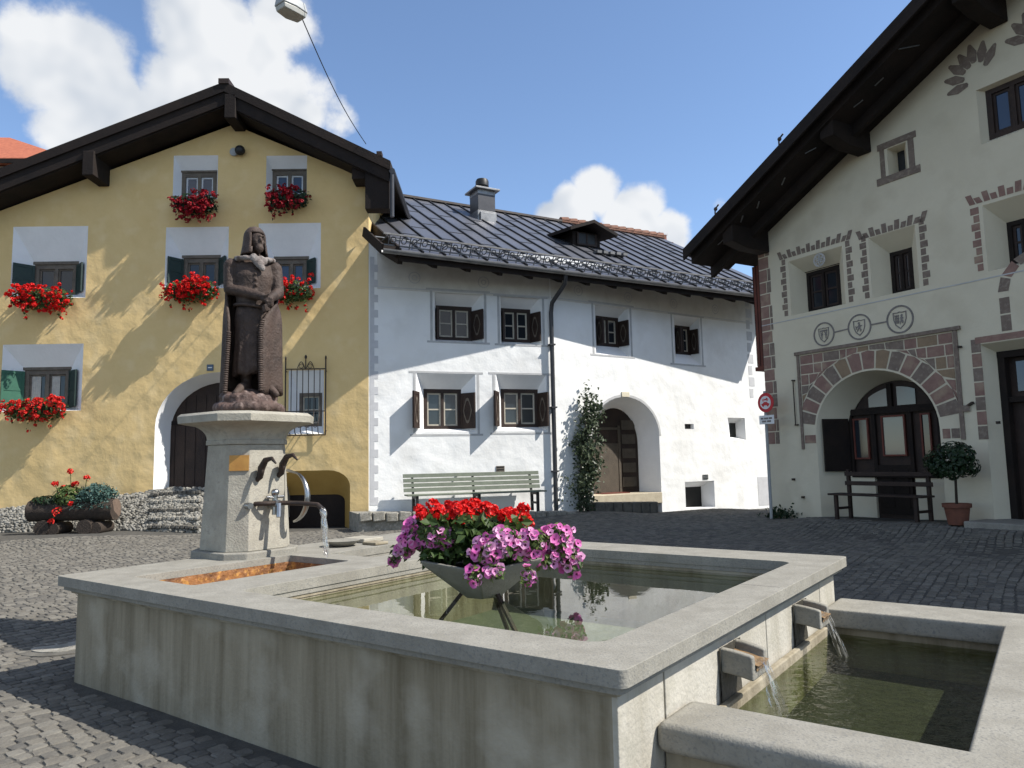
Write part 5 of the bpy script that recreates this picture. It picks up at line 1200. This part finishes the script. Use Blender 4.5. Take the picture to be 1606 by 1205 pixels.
for k,((x,y),py) in enumerate((((1292.4,524.4),19),((1348,513),20.5),((1411.6,501),22.5))):
    c=RF.px(x,y); R0=.5*(RF.px(x,y-py)[1]-RF.px(x,y+py)[1]); cs.append((c,R0)); b=MB(RF); ringb(b,c,R0,R0*.88,-.012,0); shield(b,c,R0*.86)
    s=R0*.8
    if k==0:
        b.box(c[0]-.42*s,c[0]+.42*s,-.013,0,c[1]+.28*s,c[1]+.44*s)
        for sx in(-.24,.24): poly(b,c,[(sx-.05,-.45),(sx+.05,-.45),(sx+.07,.0),(sx+.16,.2),(sx+.1,.27),(sx,.12),(sx-.1,.27),(sx-.16,.2),(sx-.07,0)],s)
        for sx in(-.24,.24): b.box(c[0]+(sx-.13)*s,c[0]+(sx+.13)*s,-.0135,0,c[1]-.08*s,c[1]+.0*s)
    elif k==1:
        poly(b,c,[(-.02,.48),(.12,.40),(.06,.30),(.16,.12),(.32,.16),(.30,.06),(.12,0),(.10,-.16),(.24,-.26),(.16,-.46),(.04,-.44),(.12,-.28),(-.04,-.22),(-.18,-.44),(-.28,-.40),(-.16,-.20),(-.12,-.02),(-.32,-.10),(-.34,0),(-.12,.12),(-.06,.26),(-.16,.34)],s)
        poly(b,c,[(-.16,-.20),(-.36,-.22),(-.40,.10),(-.30,.20),(-.32,-.12)],s,-.0125)
    else:
        for j in range(3):
            poly(b,c,[(-.45+.14*j,.42),(-.36+.14*j,.42),(-.34+.14*j,-.40+.06*j),(-.42+.13*j,-.30-.05*j)],s)
        for j in range(3): b.box(c[0]-.46*s,c[0]-.06*s,-.0135,0,c[1]+(.3-.24*j)*s,c[1]+(.36-.24*j)*s)
        poly(b,c,[(.20,.44),(.32,.34),(.22,.22),(.38,.06),(.24,-.02),(.34,-.20),(.30,-.40),(.18,-.36),(.22,-.2),(.08,-.30),(.04,-.48),(-.02,-.44),(.06,-.1),(.04,.12),(.12,.26),(.06,.34)],s)
    b.build('round_crest',M['greyline'],rh)
b=MB(RF)
for (c,r0),(d,r1) in zip(cs,cs[1:]):
    b.bar((c[0]+r0,-.006,c[1]),(d[0]-r1,-.006,d[1]),.012,.03)
b.build('crest_link',M['greyline'],rh)
c=RF.px(1285,408); b=MB(RF); ringb(b,c,.155,.135,-.008,0)
for k in range(6):
    a=math.pi*k/3; ringb(b,(c[0]+.07*math.cos(a),c[1]+.07*math.sin(a)),.065,.05,-.0075,0,12)
b.build('rosette',M['greypaint'],rh)
for (x,y) in((1246,752),(1261,780),(1567,663)):
    u,z=RF.px(x,y); b=MB(RF); b.bar((u,0,z),(u,-.07,z),.05,.05); b.build('iron_stub',M['iron'],rh)
# roof
b=MB(RF); zt=lambda u: 7.31+.49*u; OVr=1.5; RG=6.9; th=.17
zz=lambda u: zt(u) if u<RG else zt(RG)-.49*(u-RG)
E0=-1.22; E1=2*RG+1.22
prof=[(E0,zz(E0)),(RG,zz(RG)),(E1,zz(E1)),(E1,zz(E1)-th),(RG,zz(RG)-th*1.1),(E0,zz(E0)-th)]
b.slab(prof[::-1],[],-OVr,9.3); rr_=b.build('roof',M['darkwood'],rh)
b=MB(RF); t0,t1=th+.004,.40
prof=[(E0+.05,zz(E0+.05)-t0),(RG,zz(RG)-t0-.02),(E1-.05,zz(E1-.05)-t0),(E1-.05,zz(E1-.05)-t1),(RG,zz(RG)-t1),(E0+.05,zz(E0+.05)-t1)]
b.slab(prof[::-1],[],-OVr+.18,-.0); b.build('soffit_boards',M['darkwood'],rr_)
b=MB(RF)
prof=[(E0,zz(E0)-.02),(RG,zz(RG)-.02),(RG,zz(RG)-.30),(E0,zz(E0)-.30)]
b.slab(prof[::-1],[],-OVr-.05,-OVr-.002); b.slab([(p[0],p[1]-.34) for p in prof[::-1]][:],[],-.62,-.50); b.build('barge_board',M['darkwood'],rr_)
for (x,y,dz_) in((1198,380,.0),(1355,222,.0),(1565,17,.0)):
    u,z=RF.px(x,y); b=MB(RF); hh=.30
    b.add([(u+a,w_,z+c) for w_,k in((0,1),(-.75,.95),(-1.25,.55)) for a,c in((-.16,-hh*k),(.16,-hh*k),(.16,.38),(-.16,.38))],[(0,1,2,3),(0,4,5,1),(1,5,6,2),(2,6,7,3),(3,7,4,0),(4,8,9,5),(5,9,10,6),(6,10,11,7),(7,11,8,4),(11,10,9,8)]); b.build('purlin_end',M['darkwood'],rr_,bevel=.02)
r=random.Random(3)
for k in range(9):
    b=MB(RF); u=-.4+k*.62+r.uniform(-.15,.15); b.bar((u,-OVr+.22+.35*r.random(),zz(u)-.408),(u+.18,-OVr+.3+.35*r.random(),zz(u+.18)-.408),.03,.012); b.build('nail_plate',M['zinc'],rr_)
b=MB(RF)
for u in(-.1,1.85):
    b=MB(RF); b.tube([(u,-OVr-.02,zz(u)),(u,-OVr-.02,zz(u)+.12),(u+.12,-OVr-.02,zz(u)+.2)],.02,6); b.ell((u+.02,-OVr-.02,zz(u)+.12),(.05,.04,.05),8,6); b.build("snow_hook",M["iron"],rr_)
    pass
b=MB(RF); b.box(c0-.42,c0-.002,.25,2.2,3.72,6.3); b.box(c0-.46,c0-.0025,.2,2.25,3.62,3.72); by=b.build('wooden_bay',M['redwood'],rh)
b=MB(RF)
for k in range(4): b.box(c0-.43+.1*k,c0-.42+.1*k,.24,.249,3.74,6.3)
b.build('bay_batten',M['darkwood'],by)
# ------------------------------------------------------------------ brown bench by the portal
def plank_bench():
    u0,u1=1.72,3.80; zg=.17; t=thing('plank_bench','dark brown wooden bench with a two-rail back inside the shaded portal arch','bench',RF.P(2.75,-.1,zg))
    wb=-.05; dp=.44; S=.50
    for k in range(3): b=MB(RF); w1=wb-dp+.15*k; b.box(u0,u1,w1,w1+.142,zg+S-.04,zg+S); b.build('seat_plank',M['brownwood'],t,bevel=.008)
    for z in(.66,.86): b=MB(RF); b.box(u0+.1,u1-.05,wb+.03,wb+.06,zg+z,zg+z+.09); b.build('back_rail',M['brownwood'],t,bevel=.008)
    for u in(u0+.12,u1-.2):
        b=MB(RF); b.box(u,u+.07,wb+.0615,wb+.13,zg-.05,zg+1.0); b.build('back_post',M['brownwood'],t,bevel=.006)
        b=MB(RF); b.box(u,u+.07,wb-dp+.04,wb-dp+.11,zg-.05,zg+S-.041); b.build('leg',M['brownwood'],t,bevel=.006)
        b=MB(RF); b.box(u+.015,u+.055,wb-dp+.111,wb+.0605,zg+.16,zg+.21); b.build('stretcher',M['brownwood'],t)
plank_bench()
# ------------------------------------------------------------------ flower bowl standing in the pool
bc=FN.P(3.02,1.56,0); BX,BY=bc.x,bc.y
bw=thing('flower_bowl','angular grey concrete flower bowl on iron legs standing in the pool','planter',(BX,BY,.42))
BF=Fr((BX,BY),10)
def hexr(R,z,n=6,ph=20,sq=.92): return [(R*math.cos(R_(ph+360*k/n)),R*sq*math.sin(R_(ph+360*k/n)),z+(.03 if k%2 else -.02)*(R>.4)) for k in range(n)]
b=MB(BF); b.loft([hexr(.13,.550),hexr(.47,.775),hexr(.485,.805),hexr(.445,.805),hexr(.39,.74)],0,True); b.build('bowl',M['concrete'],bw,bevel=.008)
for a in(-60,60,180):
    b=MB(BF); b.bar((.14*math.cos(R_(a)),.12*math.sin(R_(a)),.60),(.46*math.cos(R_(a)),.46*math.sin(R_(a)),.22),.024,.024); b.build('leg',M['iron'],bw)
b=MB(BF); b.loft([hexr(.39,.75),hexr(.2,.77)],0,True); b.build('soil',M['soil'],bw)
def petunia_blossom(pe,th,c,d,s,r,mi=0):
    d=d.normalized(); x=d.orthogonal().normalized(); x.rotate(Matrix.Rotation(r.uniform(0,6.28),3,d)); y=d.cross(x); n=10; outer=[];mid=[]
    for k in range(n):
        a=2*math.pi*k/n; R1=s*(1.0 if k%2==0 else .86)*r.uniform(.93,1.05)
        outer.append(c+(x*math.cos(a)+y*math.sin(a))*R1+d*s*((.10 if k%2 else -.02)+r.uniform(-.14,.14))); mid.append(c+(x*math.cos(a)+y*math.sin(a))*s*.27-d*s*.20)
    pe.add(outer+mid,[(k,(k+1)%n,n+(k+1)%n,n+k) for k in range(n)],mi,raw=True)
    th.add(mid+[c-d*s*.8],[(k,(k+1)%n,n) for k in range(n)],2,raw=True)
def petunias(label,seeds,blobs,nb,hang=0):
    nb=int(nb*1.45); r=random.Random(seeds); t=thing('petunia_plant',label,'petunias',bc+Vector((0,0,.75)),'petunias in the flower bowl')
    pe=MB();thr=pe;lf=MB();st_=MB()
    for (px,py,depth,rx,rz,wt) in blobs:
        d=ray(px,py); c=CAM+d*(depth/d.y)
        for _ in range(int(nb*wt)):
            v=rdir(r); 
            if v.y>.35: v.y=-v.y
            p=c+Vector((v.x*rx,v.y*rx*.8,v.z*rz))*r.uniform(.72,1.08)
            nd=(v+Vector((.05,-.75,.35))+rdir(r)*.55)
            petunia_blossom(pe,thr,p,nd,r.choice((.020,.027,.031,.034,.036)),r,0 if r.random()<.6 else 1)
            st_.tube([p-nd.normalized()*.03,p-nd.normalized()*.10-Vector((0,0,.03))],.003,4,caps=False)
        for _ in range(int(nb*wt*4.2)):
            v=rdir(r); p=c+Vector((v.x*rx,v.y*rx*.75,v.z*rz))*r.uniform(.35,.98); leafquad(lf,p,(v+rdir(r)*.7+Vector((0,-.2,.4))),.05,0 if r.random()<.6 else 1,r)
    lf.build('foliage',[M['lightleaf'],M['leaf']],t,fix=False); pe.build('blossoms',[M['pink'],M['palepink'],M['throat']],t,fix=False,smooth=180); st_.build('stems',M['lightleaf'],t,fix=False)
petunias('pink petunias trailing over the left rim of the flower bowl',1,[(660,826,5.35,.12,.07,1.0),(690,842,5.2,.13,.08,1.2),(655,845,5.3,.13,.075,1.2),(632,862,5.4,.07,.055,.4),(618,878,5.45,.04,.035,.15)],26)
petunias('pink petunias spilling over the front of the flower bowl',2,[(765,862,4.98,.13,.09,1.1),(790,850,5.0,.13,.11,1.2),(830,850,5.05,.13,.10,1),(745,903,4.9,.055,.07,.22),(775,895,4.9,.06,.05,.3),(828,903,4.92,.045,.07,.22),(815,838,5.2,.10,.06,.5)],26)
petunias('pink petunias hanging far out over the right side of the flower bowl',3,[(870,845,5.35,.13,.10,1.1),(885,865,5.35,.12,.11,1),(898,880,5.35,.08,.11,.55),(875,835,5.45,.12,.06,.5),(858,875,5.3,.1,.07,.4)],26)
gp=thing('geranium_plant','vivid red geraniums massed in the middle of the flower bowl','geraniums',bc+Vector((0,0,.75)))
r=random.Random(5); fb=MB();lf=MB();stm=MB()
for _ in range(95):
    a=r.uniform(-1,1)
    dpt=5.38+r.uniform(-.22,.22); d=ray(742+a*86,812-7*(1-a*a)+r.uniform(-8,16)); p=CAM+d*(dpt/d.y)
    p.z+=.05*noise.noise((a*2.3,dpt*2,1.7))+.02; umbel(fb,p,Vector((0,-.35,.8)),r.uniform(.03,.05),30,.018,r)
    stm.tube([p,p-Vector((r.uniform(-.03,.03),0,.22))],.004,4,caps=False)
for _ in range(1500):
    a=r.uniform(-1,1); dpt=5.36+r.uniform(-.26,.22); d=ray(742+a*78,842+r.uniform(-30,34)); p=CAM+d*(dpt/d.y); leafquad(lf,p,rdir(r)+Vector((0,-.3,.7)),.075,0,r)
lf.build('foliage',M['leaf'],gp,fix=False); fb.build('blossoms',M['red'],gp,fix=False); stm.build('stems',M['lightleaf'],gp,fix=False)
# ------------------------------------------------------------------ log planter
q=YF.px(118,790,-.95); LF=Fr((YF.P(q[0],-.95,0).x,YF.P(q[0],-.95,0).y),1.5); zb=q[1]-.24+.17
zb=.62
lp=thing('log_planter','hollowed dark log planter on two short logs before the yellow house','planter',LF.P(0,0,zb-.35))
def logmesh(b,x0,x1,R,z,y=0,n=18,sq=1):
    b.loft([[(x+.01*math.sin(k*3),y+R*math.cos(2*math.pi*k/n)*(1+.03*math.sin(k*2.3)),z+R*sq*math.sin(2*math.pi*k/n)) for k in range(n)] for x in(x0,(x0+x1)/2,x1)],0,True)
b=MB(LF); logmesh(b,-.92,.86,.23,zb+.02); b.build('log_trough',M['bark'],lp,smooth=50)
b=MB(LF); b.tube([(.861,0,zb+.02),(.868,0,zb+.02)],.225,18); b.build('log_end',M['logend'],lp)
b=MB(LF); b.box(-.8,.76,-.15,.15,zb+.19,zb+.262); b.build('soil',M['soil'],lp)
for x in(-.52,.36):
    b=MB(LF); b.tube([(x,-.30,zb-.33),(x,.30,zb-.33)],.16,14); b.tube([(x+.22,-.28,zb-.36),(x+.22,.28,zb-.36)],.13,14); b.build('support_log',M['bark'],lp,smooth=50)
r=random.Random(6)
t=thing('conifer_plant','rounded blue green conifer shrub in the right half of the log planter','plant',LF.P(.5,0,zb+.25)); b=MB()
for _ in range(1500):
    v=rdir(r); p=LF.P(.45+v.x*.42*r.uniform(.5,1.05),v.y*.26,zb+.34+v.z*.22*r.uniform(.6,1.05)); leafquad(b,p,v+rdir(r)*.8,.06,0,r)
for _ in range(160):
    p=LF.P(.45+r.uniform(-.4,.42),-.26-r.uniform(0,.05),zb+.18+r.uniform(-.12,.1)); leafquad(b,p,rdir(r),.055,0,r)
b.build('foliage',M['blueleaf'],t,fix=False)
t=thing('geranium_plant','sparse tall red geranium growing in the middle of the log planter','geraniums',LF.P(-.1,0,zb+.25)); b=MB();fb=MB();sm=MB()
for (x,h,s_) in((-.05,.62,.06),(.30,.47,.065),(-.36,.36,.065),(.03,.34,.05),(-.18,.28,.05),(.08,.36,.05),(-.2,-.22,.10),(.08,-.05,.05),(-.32,-.42,.06),(-.12,.1,.04)):
    p=LF.P(x,-.14 if h>0 else -.30,zb+.22+h); umbel(fb,p,Vector((0,-.5,.6)),s_,26,.028,r); sm.tube([p,LF.P(x*.7,-.08,zb+.22)],.008,5,caps=False)
for _ in range(520):
    v=rdir(r); p=LF.P(-.12+v.x*.32*r.random()**.4,-.08+v.y*.2,zb+.33+v.z*.22); leafquad(b,p,v+Vector((0,-.3,.6)),.08,0 if r.random()<.6 else 1,r)
b.build('foliage',[M['leaf'],M['lightleaf']],t,fix=False); fb.build('blossoms',M['coral'],t,fix=False); sm.build('stems',M['lightleaf'],t,fix=False)
t=thing('trailing_plant','low dark green plant filling the left end of the log planter','plant',LF.P(-.6,0,zb+.25)); b=MB()
for _ in range(420):
    v=rdir(r); p=LF.P(-.55+v.x*.34,v.y*.2-.03,zb+.24+v.z*.09); leafquad(b,p,v+Vector((0,-.3,.7)),.07,0,r)
b.build('foliage',M['darkleaf'],t,fix=False)
# ------------------------------------------------------------------ potted laurel
p=onz(1503,823,.33); k=(p-CAM).dot(fw)/FPX
pt=thing('terracotta_pot','tapered terracotta pot on the setts beside the side door','pot',p); PF=Fr((p.x,p.y),0,0)
R1=20*k; H1=33*k
b=MB(PF); b.lathe((0,0,p.z),[(R1*.70,0),(R1*.90,H1*.80),(R1*.91,H1*.80),(R1*1.02,H1*.81),(R1*1.04,H1),(R1*.9,H1),(R1*.86,H1*.88)],24); b.build('pot',M['terracotta'],pt,smooth=40)
b=MB(PF); b.lathe((0,0,p.z+H1*.86),[(R1*.9,0),(R1*.5,.02),(.02,.025)],16); b.build('soil',M['soil'],pt)
tr=thing('potted_laurel_tree','small ball-headed laurel tree growing in the terracotta pot','tree',(p.x,p.y,p.z+H1*.9)); cz_=p.z+98*k
b=MB(PF); b.tube([(0,0,p.z+H1*.85),(.015,0,p.z+.75),(-.01,0,cz_-.12),(0,0,cz_+.1)],[.022,.02,.017,.012],8); r=random.Random(13)
for j in range(9): v=rdir(r); v.z=abs(v.z)*.6; b.tube([(0,0,cz_-.16+.02*j),(v.x*.2,v.y*.2,cz_-.05+v.z*.2)],[.010,.004],5)
b.build('trunk',M['bark'],tr,smooth=180)
b=MB()
cl_=[rdir(r)*.24 for _ in range(22)]
for _ in range(1300):
    c=r.choice(cl_); v=rdir(r); q=Vector((c.x*1.2+v.x*.15,c.y*1.1+v.y*.15,c.z*.8+v.z*.13)); leafquad(b,Vector((p.x,p.y,cz_+.01))+q,v+q*2,.075,0,r)
b.build('crown',M['darkleaf'],tr,fix=False)
# ------------------------------------------------------------------ traffic sign
P0=RF.P(.12,-.42,0); SG=Fr((P0.x,P0.y),-60); zg=.21
sg=thing('traffic_sign','round red and white traffic sign with small plate on a grey pole','sign',(P0.x,P0.y,zg))
b=MB(SG); b.tube([(0,0,zg-.1),(0,0,2.86)],.032,12); b.build('pole',M['lampgrey'],sg,smooth=60)
zc=SG.px(1201,631.7,-.05)[1]; uc2=SG.px(1201,631.7,-.05)[0]; Rd=.205
b=MB(SG); b.tube([(uc2,-.060,zc),(uc2,-.045,zc)],Rd,32); b.build('disc',M['signred'],sg,smooth=40)
b=MB(SG); b.tube([(uc2,-.064,zc),(uc2,-.0605,zc)],Rd*.68,32); dc=b.build('disc_centre',M['signwhite'],sg,smooth=40)
b=MB(SG); s=Rd*.68
def pol(pts): b.slab([(uc2+p[0]*s,zc+p[1]*s) for p in pts],[],-.068,-.0645)
pol([(-.72,-.42),(.72,-.42),(.74,-.18),(.46,-.10),(.28,.10),(-.28,.10),(-.46,-.10),(-.74,-.18)])
for x in(-.42,.42): b.tube([(uc2+x*s,-.069,zc-.44*s),(uc2+x*s,-.0645,zc-.44*s)],.17*s,14)
for x in(-.38,.38): ringb(b,(uc2+x*s,zc+.40*s),.20*s,.12*s,-.068,-.0645,16)
pol([(-.38,.36),(-.15,.55),(.1,.55),(.26,.72),(.34,.68),(.44,.42),(.30,.40),(.12,.36),(-.2,.36)]); b.build('pictogram',M['signred'],dc)
a=SG.rect(((1191,652),(1214,651),(1214,664),(1191,667)),-.05); b=MB(SG); b.box(a[0],a[1],-.055,-.045,a[2],a[3]); pl=b.build('plate',M['signwhite'],sg,bevel=.003)
b=MB(SG); W_=a[1]-a[0]; H_=a[3]-a[2]
for j,(x0,x1,zz_) in enumerate(((.12,.30,.55),(.34,.62,.55),(.66,.88,.55),(.2,.48,.22),(.54,.8,.22))): b.box(a[0]+W_*x0,a[0]+W_*x1,-.058,-.0555,a[2]+H_*zz_,a[2]+H_*(zz_+.2))
b.build('plate_lettering',M['greyline'],pl)
b=MB(SG)
for z in(zc-.1,zc+.1,a[2]+.06): b.box(-.05,.05,-.046,.04,z-.015,z+.015)
b.build('bracket',M['lampgrey'],sg)
wd=thing('weeds','dark weeds sprouting at the foot of the traffic sign','weeds',RF.P(.2,-.2,.05)); b=MB(); r=random.Random(2)
for _ in range(260):
    q=RF.P(.22+r.gauss(0,.20),-.2+r.gauss(0,.10),.07+abs(r.gauss(0,.09))); leafquad(b,q,rdir(r)+Vector((0,-.3,.6)),.07,0,r)
b.build('foliage',M['darkleaf'],wd,fix=False)
# ------------------------------------------------------------------ suspended street lamp
d=ray(456,14); LP=CAM+d*(11.0/d.y); LQ=Fr((LP.x,LP.y),-38)
lm=thing('street_lamp','grey box street lamp slung from wires above the square','street lamp',LP)
k=LP.z
b=MB(LQ); b.loft([[(-.13,-.22,k-.02),(.13,-.22,k-.02),(.16,.0,k-.02),(.13,.24,k-.02),(-.13,.24,k-.02),(-.16,0,k-.02)],[(-.11,-.20,k+.14),(.11,-.20,k+.14),(.13,.0,k+.16),(.11,.20,k+.14),(-.11,.20,k+.14),(-.13,0,k+.16)]]); b.build('housing',M['lampgrey'],lm,bevel=.02)
b=MB(LQ); b.loft([[(-.11,-.19,k-.10),(.11,-.19,k-.10),(.135,.0,k-.12),(.11,.21,k-.10),(-.11,.21,k-.10),(-.135,0,k-.12)],[(-.125,-.21,k-.021),(.125,-.21,k-.021),(.152,.0,k-.021),(.125,.23,k-.021),(-.125,.23,k-.021),(-.152,0,k-.021)]]); b.build('glass_cover',M['lampglass'],lm,bevel=.02)
b=MB(LQ); b.tube([(0,-.08,k+.15),(0,-.08,k+.75)],.03,8); b.build('hanger',M['lampgrey'],lm)
wr=MB(); s_=LP+Vector((.10,.12,.02)); e_=YF.P(0.25,-OV+.1,rt_r(.25)+.12); e_=onplane(574,226,YF.P(0,-OV+.3,0),YF.V)
pts=[s_.lerp(e_,j/16)-Vector((0,0,.18*math.sin(math.pi*j/16))) for j in range(17)]; wr.tube(pts,.009,6)
top=LP+Vector((0,0,.75)); far=RF.P(6.9,-1.4,zz(6.9)); pts=[top.lerp(far,j/12)-Vector((0,0,.1*math.sin(math.pi*j/12))) for j in range(13)]; wr.tube(pts,.006,5)
far2=Vector((-13.5,9.0,10.5)); pts=[top.lerp(far2,j/12)-Vector((0,0,.1*math.sin(math.pi*j/12))) for j in range(13)]; wr.tube(pts,.006,5)
tag(wr.build('lamp_wire',M['black'],smooth=180),'thin dark cable running from the hanging street lamp to the yellow-house roof','cable')
# ------------------------------------------------------------------ roofs behind
TF=Fr((-24,30),3); 
tl=thing('red_roof_house','house with an orange terracotta roof showing beyond the left eave of the yellow house','house',TF.P(-1,0,0))
z0=TF.px(0,252)[1]; u1=TF.px(50,252)[0]+1.6; zr1=TF.px(0,216,4.2)[1]
b=MB(TF); b.box(-10,u1-.4,.5,9,-1,z0-.05); b.build('wall',M['cream'],tl)
b=MB(TF); 
b.loft([[(-11,0,z0),(u1,0,z0),(u1,9.5,z0),(-11,9.5,z0)],[(-11,0,z0+.12),(u1,0,z0+.12),(u1,9.5,z0+.12),(-11,9.5,z0+.12)],[(-11,4.2,zr1+.1),(u1-5.2,4.2,zr1),(u1-5.2,5.2,zr1),(-11,5.2,zr1+.1)]]); b.build('roof',M['tile'],tl)
b=MB(TF); b.box(-11,u1+.02,-.06,-.003,z0-.12,z0+.06); b.build('eave_board',M['darkwood'],tl)
CF=Fr((WE.P(9,9,0).x,WE.P(9,9,0).y),28.4)
d_=(CF.P(2,0,8)-CAM).dot(fw)
th_=thing('brick_chimney_house','house with a tile ridge and red brick chimney rising behind the sheet-metal roof','house',CF.P(3,2.5,0))
uA,zA=CF.px(1052,388); b=MB(CF); b.box(-.2,10,.2,8.0,-1,8.6); b.build('wall',M['cream'],th_)
b=MB(CF); zt2=zA-.12; b.loft([[(-.6,-.5,8.5),(-.6,4,zt2+.5),(-.6,8.5,8.5)],[(10.4,-.5,8.5),(10.4,4,zt2+.5),(10.4,8.5,8.5)]]); b.build('roof',M['tile'],th_)
b=MB(CF); uB,zB=CF.px(1046,362); b.box(uB-.16,uB+.22,.3,.8,8,zB); uC=CF.px(1060,372)[0]; zC=CF.px(1060,377)[1]; b.box(uB+.221,uC+.1,.3,.8,8,zC); cb=b.build('chimney',M['brick'],th_)
b=MB(CF); b.box(uB-.2,uB+.26,.26,.84,zB-.10,zB+.0); b.build('chimney_cap',M['quoin'],cb)
# ------------------------------------------------------------------ manhole cover
p=onz(106,1003,-.06); p.z=g(p.x,p.y)-.030; mh=thing('manhole_cover','round pale manhole cover set in the setts beside the fountain','manhole',p)
b=MB(); b.lathe((p.x,p.y,p.z-.02),[(.40,0),(.40,.045),(.30,.047),(.30,.03)],32); b.build('ring',M['stepstone'],mh,smooth=40)
b=MB(); b.lathe((p.x,p.y,p.z-.02),[(.285,0),(.285,.05),(.02,.052)],32); b.build('lid',M['apron'],mh,smooth=40)
